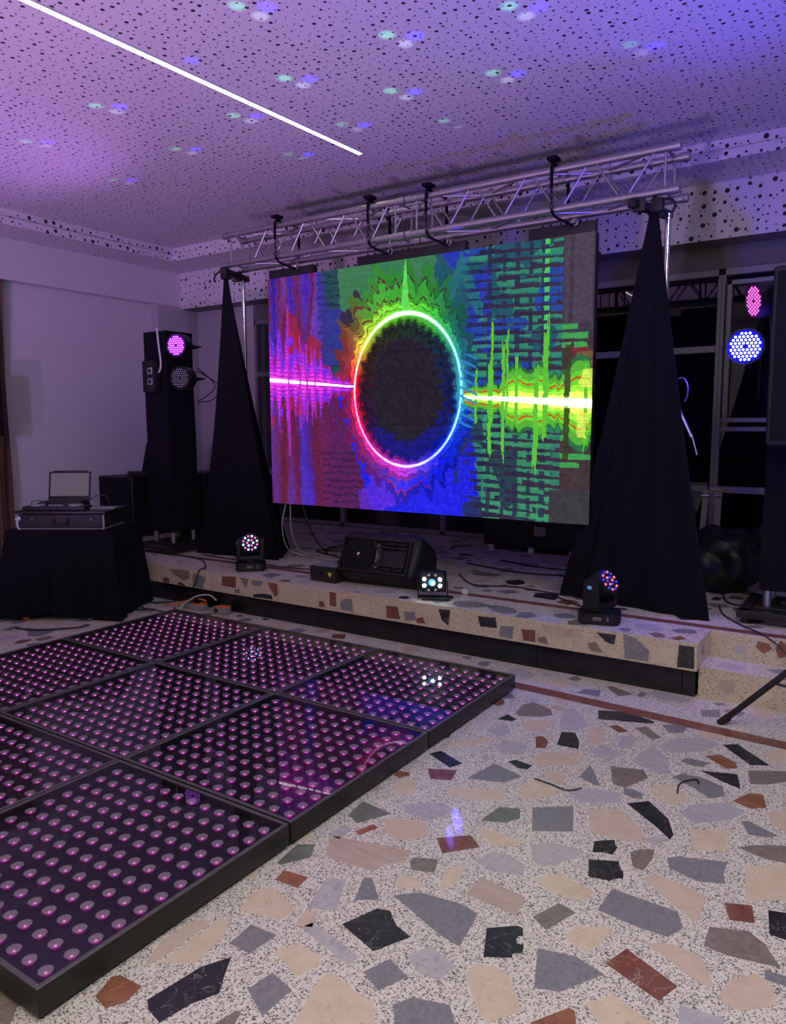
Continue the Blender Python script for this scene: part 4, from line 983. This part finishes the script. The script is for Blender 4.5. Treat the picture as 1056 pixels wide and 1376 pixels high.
for (a0, a1, a2, a3), (c0, c1, c2, c3) in ((((.00, .245), (.265, .25), (.215, .17), (.10, .165)), ((.0, .04), (.265, .035), (.215, .115), (.10, .12))),):
    P = lambda q, z: (q[0], q[1], z)
    b.poly([P(a0, .018), P(a1, .018), P(a2, -.05), P(a3, -.05)]); b.poly([P(c0, .018), P(c3, -.05), P(c2, -.05), P(c1, .018)])
    b.poly([P(a0, .018), P(a3, -.05), P(c3, -.05), P(c0, .018)]); b.poly([P(a1, .018), P(c1, .018), P(c2, -.05), P(a2, -.05)]); b.poly([P(a3, -.05), P(a2, -.05), P(c2, -.05), P(c3, -.05)])
b2 = B(); 
b.tube([(-.045, .255, .02), (.0, .215, .022), (.035, .17, .024), (.045, .143, .024), (.035, .11, .024), (.0, .07, .022), (-.05, .03, .02)], .007)
b.box((.26, .014, .02), (.14, .215, .012), bev=.003); b.box((.26, .014, .02), (.14, .072, .012), bev=.003)
fobj('horn', b, M['black_metal'])
for x in (.115, .215):
    for y in (.245, .042):
        b = B(); b.box((.082, .022, .012), (x, y, .022), bev=.004, mat=0); fobj('port_slot', b, M['night'])
b = B(); b.box((.16, .03, .03), (-.0, .22, .40), bev=.01); obj('handle', b, M['black_plastic'], t)

def speaker(label, x0, x1, y0, y1, z0, z1, name='loudspeaker', group=None):
    t = thing(name, label, 'speaker', ((x0 + x1) / 2, (y0 + y1) / 2, z0), 0, group)
    w, d, h = x1 - x0, y1 - y0, z1 - z0
    b = B(); b.box((w, d, h), (0, 0, h / 2), bev=.022, seg=3); obj('cabinet', b, M['black_plastic'], t)
    b = B(); b.box((w - .05, .012, h - .06), (0, -d / 2 - .003, h / 2), bev=.005); obj('grille', b, M['grille'], t)
    b = B(); b.box((.012, .12, .04), (w / 2 + .001, 0, h * .62), bev=.005); obj('side_handle', b, M['black_metal'], t)
    return t
speaker('large black bass speaker between the cloth table and the left tower', -7.74, -7.13, 5.4, 5.98, PZ, 1.03, 'bass_speaker')
speaker('black speaker box right of the left tower, by the back corner', -6.78, -6.335, 5.75, 6.2, PZ, 1.085, 'bass_speaker')
t = speaker('black loudspeaker on the right tower at the picture edge, lit blue on its side', -.645, -.27, 4.93, 5.19, 1.47, 2.50)
b = B(); b.box((.25, .012, .03), (0, .14, .5), bev=.003); obj('mount', b, M['black_metal'], t)
# small device and wedge on the bass speaker
t = thing('amplifier', 'small flat black device on top of the large bass speaker', 'amplifier', (-7.15, 5.62, 1.03))
b = B(); b.box((.36, .26, .055), (0, 0, .03), bev=.006); obj('case', b, M['black_plastic'], t)
b = B(); b.cyl((-.15, -.131, .03), (-.15, -.14, .03), .014, seg=12); obj('knob', b, M['chrome'], t)
b = B(); b.prism([(-.16, 0), (.13, 0), (.13, .34), (-.05, .34)], -.12, .12, Matrix.Translation((-6.93, 5.62, 1.087)) @ Matrix.Rotation(PI / 2, 4, 'X'))
bmesh.ops.bevel(b.bm, geom=list(b.bm.edges), offset=.01, segments=2, affect='EDGES')
tag(obj('wedge_speaker', b, M['grille']), 'black wedge shaped speaker half hidden behind the left tower', 'speaker')

# ---------------------------------------------------------------- cloth covered table with the dj case
TH = .56; ux = V(math.cos(TH), math.sin(TH), 0); uy = V(-math.sin(TH), math.cos(TH), 0)
FR = V(-5.295, 3.80, 0); TWd, TDp = .90, .62
org = FR - ux * TWd / 2 + uy * TDp / 2
t = thing('work_table', 'folding table hidden under a black cloth at the left', 'table', org, TH)
b = B(); b.box((TWd - .02, TDp - .02, .03), (0, 0, .728), bev=.004); obj('tabletop', b, M['grey_box'], t)
for sx in (-1, 1):
    for sy in (-1, 1):
        b = B(); b.cyl((sx * (TWd / 2 - .06), sy * (TDp / 2 - .06), 0), (sx * (TWd / 2 - .06), sy * (TDp / 2 - .06), .715), .015, seg=8); obj('leg', b, M['black_metal'], t)
rings = []
n = 200
def rect(i, hx, hy, rc):
    s = i / n * 4; k = int(s); f = s - k
    c = [(-1, -1), (1, -1), (1, 1), (-1, 1)]; p, q = c[k], c[(k + 1) % 4]
    x = (p[0] + (q[0] - p[0]) * f) * hx; y = (p[1] + (q[1] - p[1]) * f) * hy
    x2 = max(-hx + rc, min(hx - rc, x)); y2 = max(-hy + rc, min(hy - rc, y))
    dx, dy = x - x2, y - y2; L = math.hypot(dx, dy)
    return (x2 + dx / L * rc, y2 + dy / L * rc) if L > rc and L > 0 else (x, y)
for j in range(31):
    u = j / 30; z = .748 * (1 - u) + .02 * u
    ring = []
    for i in range(n):
        x, y = rect(i, TWd / 2 + .004, TDp / 2 + .004, .03)
        a = 2 * PI * i / n
        cr = max(0, abs(x) / (TWd / 2) + abs(y) / (TDp / 2) - 1.55) * 1.6      # corners flare out
        fo = (math.sin(17 * a + 1.3) + .6 * math.sin(29 * a + .4) + .4 * math.sin(47 * a)) * .016 * min(1, u * 1.6) + .03 * u
        L = math.hypot(x, y)
        ex = (fo + cr * .10 * u) / L
        hem = .05 * math.exp(-((x + .05) / .22) ** 2) * (y < 0) * max(0, u - .9) * 10
        ring.append((x * (1 + ex), y * (1 + ex), z + hem * .8))
    rings.append(ring)
top = [rings[0]]
b = B(); b.loft([[(x * .0, y * .0, .752) for x, y, z in rings[0]]] + [[(x * .985, y * .985, .752) for x, y, z in rings[0]]] + rings, False)
bmesh.ops.remove_doubles(b.bm, verts=b.bm.verts, dist=.0004)
o = obj('tablecloth', b, M['black_cloth'], loc=org, rot=(0, 0, TH), angle=75); tag(o, 'long black cloth draped over the table at the left, reaching the floor', 'tablecloth')
# brown curtain pieces? two small wood feet show under the hem
t = thing('flight_case', 'open black flight case on the cloth table, under the laptop', 'flight case', org + V(0, 0, .756) + uy * -.04, TH)
b = B(); b.box((.72, .42, .12), (0, 0, .062), bev=.006); obj('tray', b, M['flight_case'], t)
b = B(); b.box((.78, .46, .016), (-.01, .0, .140), bev=.003); obj('shelf', b, M['black_metal'], t)
b = B()
for s in (-1, 1):
    b.box((.012, .44, .012), (s * .358, 0, .006), mat=0); b.box((.012, .012, .12), (s * .358, -.208, .062))
b.box((.72, .012, .006), (0, -.209, .004))
obj('edge_rail', b, M['window_alu'], t)
b = B(); b.tube([(-.06, -.212, .09), (-.058, -.235, .06), (-.04, -.24, .04), (.04, -.24, .04), (.058, -.235, .06), (.06, -.212, .09)], .008); obj('handle', b, M['rubber'], t)
b = B()
for x in (-.25, .25): b.box((.05, .008, .04), (x, -.213, .08), bev=.003)
obj('latch', b, M['black_metal'], t)
b = B(); b.ball((-.37, -.17, .08), .03, scale=(1.2, .8, .8)); b.ball((-.35, -.2, .09), .02); b.ball((-.39, -.14, .07), .022); b.tube([(-.37, -.2, .08), (-.36, -.22, .03), (-.34, -.22, .0)], .006)
obj('cable_bundle', b, M['white_cable'], t)
t0 = org + V(0, 0, .756 + .148)
def place(x, y, z=0): return t0 + ux * x + uy * y + V(0, 0, z)
t = thing('laptop', 'open laptop with a pale grey screen, on the flight case', 'laptop', place(-.13, .10), TH + .05)
b = B(); b.box((.36, .24, .053), (0, 0, .0275), bev=.004); obj('keyboard_base', b, M['black_plastic'], t)
sc_m = Matrix.Translation((0, .12, .055)) @ Matrix.Rotation(-.22, 4, 'X')
b = B(); b.box((.37, .012, .25), (0, 0, .125), bev=.006); b.box((.30, .02, .012), (0, 0, .252), bev=.004); bmesh.ops.transform(b.bm, matrix=sc_m, verts=b.bm.verts); obj('lid', b, M['black_plastic'], t)
b = B(); b.box((.335, .002, .205), (0, -.007, .132)); bmesh.ops.transform(b.bm, matrix=sc_m, verts=b.bm.verts)
n_ = N('laptop_screen'); n_.bsdf(Base_Color=(.12, .115, .10), Roughness=.4, Emission_Color=(.62, .57, .50), Emission_Strength=.05); n_.m.cycles.emission_sampling = 'NONE'; obj('screen', b, n_.m, t)
t = thing('dj_controller', 'flat black mixing controller with cables, in front of the laptop', 'controller', place(-.09, -.05), TH)
b = B(); b.box((.52, .16, .035), (0, -.06, .0185), bev=.005); obj('deck', b, M['black_plastic'], t)
for x in (-.16, .16):
    b = B(); b.lathe([(.06, 0), (.058, .012), (.03, .014), (0, .014)], (x, -.065, .036), seg=24); obj('jog_wheel', b, M['grey_box'], t)
b = B(); 
for k in range(5): b.box((.012, .02, .008), (-.05 + .025 * k, -.08, .04), bev=.002)
obj('fader', b, M['white_plastic'], t)
b = B(); b.box((.2, .13, .014), (0, 0, .007), bev=.003); tag(obj('notebook', b, M['grey_box'], loc=place(.27, -.02), rot=(0, 0, TH + .1)), 'thin grey device lying at the right end of the flight case', 'device')
b = B(); b.tube([place(.1, .05, .05), place(.16, .1, .1), place(.24, .12, .09), place(.27, .1, .02), place(.3, .03, .02)], .004)
b.tube([place(-.33, .0, .01), place(-.38, .02, .05), place(-.33, .08, .06), place(-.28, .05, .03)], .004)
tag(obj('audio_cable', b, M['cable']), 'thin black cables looping around the laptop', 'cable')
for q, lb in ((place(.0, 0), ''),):
    pass
b = B()
for x, m_ in ((-.31, 0), (.23, 0)):
    p = org + ux * x + uy * -.30; b = B(); b.lathe([(.028, -.02), (.03, 0), (.028, .02)], (p.x, p.y, .03), tuple(ux), seg=16)
    tag(obj('caster_wheel', b, M['orange_cable'] if x < 0 else M['grey_box']), 'small orange wheel peeping out under the left part of the tablecloth' if x < 0 else 'small grey wheel peeping out under the right part of the tablecloth', 'wheel')

# ---------------------------------------------------------------- hazer / laser box with warning sign
t = thing('laser_projector', 'black box with a yellow warning triangle, left of the floor speaker', 'laser light', (-3.79, 4.71, PZ), -.02)
b = B(); b.box((.27, .30, .125), (0, .10, .066), bev=.01); obj('housing', b, M['black_metal'], t)
b = B(); b.box((.24, .27, .003), (0, .10, .130), mat=0); obj('top_plate', b, M['grey_box'], t)
b = B(); b.cyl((-.03, -.05, .075), (-.03, -.056, .075), .026, seg=20, mat=0); b.cyl((-.03, -.056, .075), (-.03, -.058, .075), .012, seg=16, mat=1); obj('aperture', b, [M['black_plastic'], M['gloss_black']], t)
b = B(); b.prism([(-.022, .018), (.022, .018), (0, -.02)], 0, .002, Matrix.Translation((.075, -.051, .067)) @ Matrix.Rotation(PI / 2, 4, 'X'), mat=0); obj('warning_label', b, M['yellow'], t)
b = B()
for x in (.05, .09, .12): b.cyl((x, .05 + x, .13), (x, .05 + x, .165), .014, seg=10); 
b.tube([(.05, .12, .16), (.07, .15, .19), (.12, .2, .17), (.13, .26, .1)], .009); b.tube([(.09, .12, .15), (.13, .1, .18), (.16, .16, .15)], .009)
obj('plug', b, M['rubber'], t)

# ---------------------------------------------------------------- things at the back of the stage
t = thing('black_case', 'large black case on small white feet, standing under the right part of the screen', 'case', (-2.96, 7.02, PZ), 0)
b = B(); b.box((.98, .42, .30), (0, .04, .20), bev=.01); b.box((.34, .3, .33), (.30, -.03, .215), bev=.01); obj('body', b, M['flight_case'], t)
b = B(); b.box((.12, .003, .09), (.12, -.18, .22), mat=0); b.box((.16, .02, .012), (.16, -.19, .32), mat=0); obj('label_plate', b, M['grey_box'], t)
for x in (-.42, .02, .44):
    b = B(); b.cyl((x, -.14, 0), (x, -.14, .055), .035, .03, seg=14); obj('foot', b, M['white_plastic'], t)
b = B(); rn = random.Random(2)
bm_ = bmesh.new(); bmesh.ops.create_icosphere(bm_, subdivisions=4, radius=1)
from mathutils import noise
for v in bm_.verts:
    c = v.co.copy(); k = 1 + .22 * noise.noise(c * 2.1) + .13 * abs(noise.noise(c * 5.3)) + .04 * noise.noise(c * 13)
    v.co = V(c.x * .30 * k, c.y * .22 * k, max(-.20, c.z * .27 * k))
b.join(bm_); tag(obj('plastic_bag', b, M['bag'], loc=(-1.08, 6.10, PZ + .20)), 'crumpled black plastic bag on the stage between right cloth cone and right tower', 'bag')
b = B(); bm_ = bmesh.new(); bmesh.ops.create_icosphere(bm_, subdivisions=4, radius=1)
for v in bm_.verts:
    c = v.co.copy(); k = 1 + .25 * noise.noise(c * 2.4 + V(3, 1, 0)) + .12 * abs(noise.noise(c * 6)); v.co = V(c.x * .22 * k, c.y * .2 * k, max(-.17, c.z * .25 * k))
b.join(bm_); tag(obj('plastic_bag', b, M['bag'], loc=(-.78, 6.72, PZ + .17)), 'smaller black plastic bag tight against the right tower', 'bag')
t = thing('folding_stand', 'light metal folding stand half hidden behind the right cloth cone', 'stand', (-1.21, 6.52, PZ), 0)
b = B(); b.box((.10, .2, .03), (0, .05, .735), rot=(0, 0, .3), bev=.004); obj('top_bar', b, M['window_alu'], t)
for x0, x1, y_ in ((-.05, -.07, -.04), (.045, .04, -.02)):
    b = B(); b.loft([[(x1 - .024, y_ - .08, 0), (x1 + .024, y_ - .08, 0), (x1 + .024, y_ - .06, 0), (x1 - .024, y_ - .06, 0)], [(x0 - .022, y_, .73), (x0 + .022, y_, .73), (x0 + .022, y_ + .02, .73), (x0 - .022, y_ + .02, .73)]]); obj('leg', b, M['window_alu'], t)
    b = B(); b.cyl((x0 - .03, y_ - .02, .68), (x0 + .03, y_ - .02, .68), .008, seg=8); obj('bolt', b, M['chrome'], t)

# ---------------------------------------------------------------- cables, power strips
def cable(pts, r, m, label, name='cable', cat='cable'):
    b = B(); b.tube(pts, r, seg=6); return tag(obj(name, b, M[m]), label, cat)
zc = PZ + .008
cable([(-5.63, 4.86, zc), (-5.35, 4.80, zc), (-5.05, 4.56, zc), (-5.02, 4.46, PZ), (-5.07, 4.44, .2), (-5.25, 4.42, .06), (-5.45, 4.40, .01), (-5.6, 4.36, .008)], .006, 'cable', 'black cable hanging over the stage edge above the power strips')
cable([(-4.64, 5.19, .90), (-4.76, 5.26, .66), (-4.84, 5.42, .42), (-4.78, 5.55, zc), (-4.5, 5.5, zc), (-4.2, 5.35, zc)], .0055, 'white_cable', 'pale cable hanging from the lower left corner of the screen')
cable([(-4.60, 5.2, .90), (-4.68, 5.3, .62), (-4.76, 5.5, .40), (-4.66, 5.62, zc), (-4.4, 5.58, zc)], .005, 'white_cable', 'second pale cable beside the one hanging from the lower left screen corner')
cable([(-4.46, 5.2, .90), (-4.42, 5.3, .6), (-4.5, 5.6, .38), (-4.8, 6.0, zc), (-4.7, 6.3, zc), (-4.3, 6.1, zc), (-4.0, 6.4, zc)], .008, 'cable', 'black cable trailing behind the floor speaker from under the screen')
cable([(-4.8, 5.9, zc), (-4.6, 6.1, zc + .01), (-4.4, 6.2, zc), (-4.5, 5.9, zc + .01), (-4.8, 5.8, zc), (-4.3, 5.6, zc)], .008, 'cable', 'coiled black cable on the stage behind the laser box')
cable([(-4.3, 5.1, zc), (-4.0, 5.05, zc), (-3.8, 5.1, zc), (-3.7, 5.0, zc)], .006, 'cable', 'black cable running to the laser box from the left')
cable([(-5.6, 5.02, zc), (-5.3, 5.0, zc), (-4.95, 4.98, zc), (-4.5, 4.95, zc), (-4.2, 5.0, zc)], .006, 'cable', 'black cable along the foot of the left cloth cone')
cable([(-3.0, 5.5, zc), (-2.7, 5.2, zc), (-2.4, 5.3, zc), (-2.1, 5.25, zc), (-1.9, 5.22, zc)], .006, 'cable', 'black cable from the effect light to the right cloth cone')
cable([(-3.2, 6.0, zc), (-2.6, 5.85, zc), (-2.2, 5.9, zc), (-1.8, 5.75, zc)], .008, 'cable', 'thick black cable crossing the stage behind the effect light')
cable([(-3.0, 6.3, zc), (-2.5, 6.15, zc), (-2.0, 6.2, zc)], .008, 'cable', 'rearmost black cable on the stage below the screen')
cable([(-1.0, 5.9, zc), (-.9, 5.6, zc), (-.7, 5.62, zc), (-.6, 5.7, zc)], .007, 'cable', 'black cable curving behind the base of the right tower')
cable([(-.95, 5.5, zc), (-.88, 5.25, zc), (-.72, 5.0, PZ + .01), (-.60, 4.86, PZ + .012), (-.50, 4.80, PZ - .03), (-.42, 4.78, .24), (-.3, 4.7, .19)], .005, 'cable', 'thin black cable running over the right stage edge beside the step')
cable([(-2.02, 5.17, zc), (-1.8, 5.0, zc), (-1.62, 4.9, zc), (-1.55, 4.78, zc)], .006, 'cable', 'black cable from the right cloth cone to the red and blue moving head light')
b = B(); b.box((.045, .03, .035), (0, 0, .018), bev=.005); tag(obj('white_plug', b, M['white_plastic'], loc=(-2.62, 4.90, PZ), rot=(0, 0, .3)), 'white power plug on the stage right of the effect light', 'plug')
t = thing('power_strip', 'grey and orange power strip at the foot of the stage, the left one', 'power strip', (-5.03, 4.42, 0), .1)
b = B(); b.box((.22, .07, .05), (0, 0, .027), bev=.006); obj('body', b, M['grey_box'], t)
b = B(); b.box((.12, .072, .012), (.04, 0, .056), bev=.003); obj('orange_cover', b, M['orange_cable'], t)
b = B(); b.box((.05, .06, .05), (.02, 0, .085), bev=.006); obj('plug', b, M['black_plastic'], t)
t = thing('power_strip', 'short grey and orange power block at the foot of the stage, the right one', 'power strip', (-4.72, 4.43, 0), .05)
b = B(); b.box((.15, .07, .06), (0, 0, .032), bev=.006); obj('body', b, M['grey_box'], t)
b = B(); b.box((.1, .072, .01), (.02, 0, .066), bev=.003); obj('orange_cover', b, M['orange_cable'], t)
b = B(); b.box((.035, .004, .03), (-.03, -.037, .035), bev=.002); obj('socket', b, M['black_plastic'], t)
cable([(-5.38, 4.36, .01), (-5.25, 4.37, .03), (-5.12, 4.40, .07), (-4.98, 4.42, .10), (-4.9, 4.42, .09)], .007, 'orange_cable', 'orange cable on the left power strip')
cable([(-5.1, 4.30, .01), (-5.08, 4.33, .06), (-4.98, 4.38, .13), (-4.86, 4.42, .15), (-4.78, 4.43, .11)], .006, 'white_cable', 'white cable arching between the two power strips')
cable([(-5.62, 4.20, .01), (-5.45, 4.1, .012), (-5.25, 4.12, .03), (-5.12, 4.2, .012), (-5.2, 4.33, .01)], .007, 'cable', 'black cable curling on the floor between the tablecloth and the dance floor')
cable([(-5.66, 4.1, .03), (-5.5, 4.16, .05), (-5.35, 4.12, .03), (-5.3, 4.2, .012)], .006, 'cable', 'second black cable on the floor beside the tablecloth hem')
cable([(-5.75, 3.2, .01), (-5.55, 3.25, .012), (-5.35, 3.45, .012), (-5.3, 3.55, .02)], .008, 'cable', 'black cable lying along the front hem of the tablecloth')
t = thing('metal_connector', 'silver cable connector on the floor by the tablecloth', 'connector', (-5.53, 4.02, .0), .3)
b = B(); b.cyl((-.03, 0, .025), (.03, 0, .025), .02, seg=12); obj('shell', b, M['alu'], t)
cable([(-1.275, 3.06, .003), (-1.19, 3.045, .006), (-1.11, 3.035, .003), (-1.06, 3.075, .012)], .0035, 'cable', 'thin bent black tie on the floor, left of the two', 'cable_tie', 'cable tie')
cable([(-.70, 3.27, .003), (-.71, 3.37, .006), (-.66, 3.44, .008), (-.64, 3.41, .006)], .0035, 'cable', 'thin hooked black tie on the floor, near the thin black stone', 'cable_tie', 'cable tie')

# ---------------------------------------------------------------- tripod at the right edge, curtain, dark speaker at the left edge
t = thing('tripod_stand', 'black tripod stand reaching in from the right picture edge', 'tripod', (.1, 4.2, 0))
b = B(); b.cyl((0, 0, .12), (0, 0, 1.5), .0175, seg=14); obj('pole', b, M['black_metal'], t)
b = B(); b.cyl((0, 0, .78), (0, 0, .9), .03, seg=14); b.cyl((0, 0, .2), (0, 0, .25), .028, seg=14); obj('collar', b, M['black_plastic'], t)
for a in (PI, PI / 3, -PI / 3):
    d = V(math.cos(a), math.sin(a), 0)
    b = B(); b.cyl(d * .02 + V(0, 0, .86), d * .775 + V(0, 0, .025), .0165, seg=12); lg = obj('leg', b, M['black_metal'], t)
    b = B(); b.cyl(d * .755 + V(0, 0, .045), d * .80 + V(0, 0, .0), .021, .019, seg=12); obj('rubber_foot', b, M['rubber'], lg)
    b = B(); b.cyl(d * .02 + V(0, 0, .22), d * .54 + V(0, 0, .27), .008, seg=8); obj('brace', b, M['black_metal'], t)

b = B(); rings = []
n = 60
for j in range(13):
    z = .05 + (3.19 - .05) * j / 12
    f_, g_ = [], []
    for i in range(n + 1):
        y = 3.5 + 1.14 * i / n - .02 * (1 - j / 12)
        x = -8.22 + .045 * math.sin(i * .95 + .5 * math.sin(j * .6)) + .02 * math.sin(i * .37)
        f_.append((x + .006, y, z)); g_.append((x - .006, y, z))
    rings.append(f_ + g_[::-1])
b.loft(rings, True); tag(obj('curtain', b, M['curtain'], angle=70), 'brown hanging curtain at the left picture edge', 'curtain')
t = speaker('dark speaker box cut off by the left picture edge, in front of the brown curtain', -8.09, -7.83, 4.13, 4.38, 1.50, 2.12)
b = B(); b.cyl((0, 0, -1.35), (0, 0, .02), .0175, seg=10)
for a in (.3, 2.4, 4.5): b.cyl((0, 0, -1.0), (.17 * math.cos(a), .17 * math.sin(a), -1.487), .013, seg=8)
obj('tripod', b, M['black_metal'], t)

# ---------------------------------------------------------------- ceiling light strip
ya, yb = 5.19, -1.6
xa = lambda y: -3.757 - .044 * (5.19 - y)
def strip(name, xf, ya, yb, label, gain):
    t = thing(name, label, 'ceiling light', (xf(ya), ya, 3.8), math.atan2(xf(yb) - xf(ya), ya - yb))
    L = ya - yb
    b = B(); b.box((.042, L, .012), (0, -L / 2, -.006)); obj('diffuser', b, emit('strip_light', (1.0, .90, .74), gain), t)
    b = B(); b.box((.006, L + .012, .014), (-.024, -L / 2, -.007)); b.box((.006, L + .012, .014), (.024, -L / 2, -.007)); b.box((.054, .006, .014), (0, .003, -.007)); obj('frame', b, M['white_plastic'], t)
strip('ceiling_light_strip', xa, ya, yb, 'long thin glowing light strip running across the ceiling', STRIP)

# ---------------------------------------------------------------- light
def spot(name, loc, to, c, power, size=60, blend=.6, rad=.06):
    l = bpy.data.lights.new(name, 'SPOT'); l.color = c; l.energy = power; l.spot_size = math.radians(size); l.spot_blend = blend; l.shadow_soft_size = rad
    o = bpy.data.objects.new(name, l); col.objects.link(o); o.location = loc
    o.rotation_euler = (Vector(to) - Vector(loc)).to_track_quat('-Z', 'Y').to_euler(); return o
def area(name, loc, to, c, power, sx, sy):
    l = bpy.data.lights.new(name, 'AREA'); l.shape = 'RECTANGLE'; l.size = sx; l.size_y = sy; l.color = c; l.energy = power
    o = bpy.data.objects.new(name, l); col.objects.link(o); o.location = loc
    o.rotation_euler = (Vector(to) - Vector(loc)).to_track_quat('-Z', 'Y').to_euler(); return o
# more ceiling strips of the same kind behind and right of the camera
area('strip_lamp', (.5, .9, 3.75), (.5, .9, 0), (1, .93, .80), 105, .1, 5.0)
area('strip_lamp', (-1.6, -.9, 3.75), (-1.6, -.9, 0), (1, .93, .82), 55, .1, 3.5)
# stage lamps
dR = (V(0, 0, 1.6) - Rp).normalized()
spot('par_beam', Rp + dR * .04, Rp + V(.25, -1.0, 1.05), (.06, .03, 1.0), 110, 120, 1.0, .09)
spot('par_beam', (-.86, 5.26, 2.36), (-3, 3.8, 1.9), (.8, .15, .7), 8, 90, .8, .08)
spot('par_beam', Rp + dR * .05, (-1.6, 5.0, 1.6), (.03, .03, 1.0), 130, 110, 1.0, .08)
spot('par_beam', (-.83, 5.12, 2.15), (-.4, 5.06, 2.1), (.03, .03, 1.0), 2.5, 120, 1.0, .06)  # extra beam added for the blue rim on the loudspeaker side
spot('par_beam', (-5.79, 4.92, 2.37), (-6.4, 2.6, 3.3), (.55, .20, 1.0), 90, 120, .9, .09)
# unseen wash lamps, added out of frame to tint ceiling and left wall
spot('wash_lamp', (-4.2, -1.2, .3), (-5.2, 2.6, 3.8), (.74, .30, 1.0), 620, 88, 1.0, .12)
spot('wash_lamp', (-.9, -1.4, .3), (-3.0, 3.2, 3.8), (.60, .40, 1.0), 760, 72, 1.0, .12)
spot('wash_lamp', (1.9, 1.0, .3), (.0, 4.6, 3.8), (.08, .04, 1.0), 750, 92, 1.0, .12)
spot('wash_lamp', (-3.6, -.8, 1.6), (-8.2, 3.6, 2.6), (.40, .33, 1.0), 380, 70, 1.0, .12)
spot('moving_beam', (-1.40, 4.6, .66), (-.9, 4.5, .9), (.5, .1, 1.0), 2, 110, .9, .08)
spot('platform_beam', (-.75, 5.05, 1.9), (-.95, 4.75, .3), (.35, .15, 1.0), 40, 46, 1.0, .05)  # beam without a fixture, added for the purple spill at the step corner

# pattern projector: one lamp whose brightness depends on direction
src = V(-2.745, 4.57, .50)
cl = [(-2.471, 3.823, 1.0), (-3.311, 3.898, 1.0), (-4.665, 3.477, .9), (-5.684, 3.577, .6), (-4.858, 4.335, .5), (-3.999, 4.13, .8), (-3.46, 4.693, .4), (-4.19, 4.933, .25), (-5.925, 4.537, .35),
      (-2.854, 4.431, .8), (-2.807, 5.056, .45), (-2.181, 4.581, .7), (-1.363, 4.709, .35), (-1.769, 3.941, .9), (-2.959, 3.132, 1.0), (-3.744, 3.306, .0)]
dots = []
for x, y, g in cl:
    vx = V(math.cos(yaw), math.sin(yaw), 0); vy = V(-math.sin(yaw), math.cos(yaw), 0)
    P = V(x, y, 3.8); sc_ = 1.0
    if g > 0:
        dots.append((P - vx * .085, (.12, .85, .42), .028, g * .6)); dots.append((P + vx * .02 + vy * .10, (.6, .7, 1.0), .028, g * .42))
    dots.append((P + vx * .075 + vy * .012, (.02, .015, 1.0), .030, max(g, .6) * 1.5))
dots.append((V(-1.394, 2.55, 0), (.10, .08, 1.0), .026, 2.2)); dots.append((V(-1.36, 2.43, 0), (.16, .12, 1.0), .022, 1.0))
dots.append((V(-1.75, 1.7, 0), (.4, .9, .5), .05, .05))
L = bpy.data.lights.new('pattern_projector', 'POINT'); L.energy = 1.0; L.shadow_soft_size = .0
L.use_nodes = True; nt = L.node_tree; nt.nodes.clear()
out = nt.nodes.new('ShaderNodeOutputLight'); em = nt.nodes.new('ShaderNodeEmission'); nt.links.new(em.outputs[0], out.inputs[0])
tc = nt.nodes.new('ShaderNodeTexCoord')
cur = None
for P, c, rad, g in dots:
    d = (P - src); dist = d.length; d = d.normalized()
    # angular radius from the wanted spot radius on the surface
    ar = 1.5 * rad * abs(d.z if P.z > 1 else d.z) ** .5 / dist
    dt = nt.nodes.new('ShaderNodeVectorMath'); dt.operation = 'DISTANCE'; nt.links.new(tc.outputs['Normal'], dt.inputs[0]); dt.inputs[1].default_value = d
    mr = nt.nodes.new('ShaderNodeMapRange'); mr.interpolation_type = 'SMOOTHSTEP'; nt.links.new(dt.outputs['Value'], mr.inputs[0])
    mr.inputs[1].default_value = ar * .55; mr.inputs[2].default_value = ar * 1.5; mr.inputs[3].default_value = g * dist * dist; mr.inputs[4].default_value = 0
    sc_ = nt.nodes.new('ShaderNodeVectorMath'); sc_.operation = 'SCALE'; sc_.inputs[0].default_value = c; nt.links.new(mr.outputs[0], sc_.inputs['Scale'])
    if cur is None: cur = sc_.outputs[0]
    else:
        ad = nt.nodes.new('ShaderNodeVectorMath'); ad.operation = 'ADD'; nt.links.new(cur, ad.inputs[0]); nt.links.new(sc_.outputs[0], ad.inputs[1]); cur = ad.outputs[0]
nt.links.new(cur, em.inputs['Color']); em.inputs['Strength'].default_value = GOBO
lo = bpy.data.objects.new('pattern_projector', L); col.objects.link(lo); lo.location = src

w = bpy.data.worlds.new('world'); scene.world = w; w.use_nodes = True
bg = w.node_tree.nodes['Background']; bg.inputs[0].default_value = (.10, .09, .16, 1); bg.inputs[1].default_value = .05

scene.view_settings.view_transform = 'Standard'; scene.view_settings.look = 'None'
scene.view_settings.exposure = EXPO; scene.view_settings.gamma = 1.0; scene.view_settings.use_curve_mapping = False
scene.cycles.max_bounces = 6; scene.cycles.transparent_max_bounces = 16
scene.cycles.sample_clamp_indirect = 4.0; scene.cycles.caustics_reflective = False; scene.cycles.caustics_refractive = False
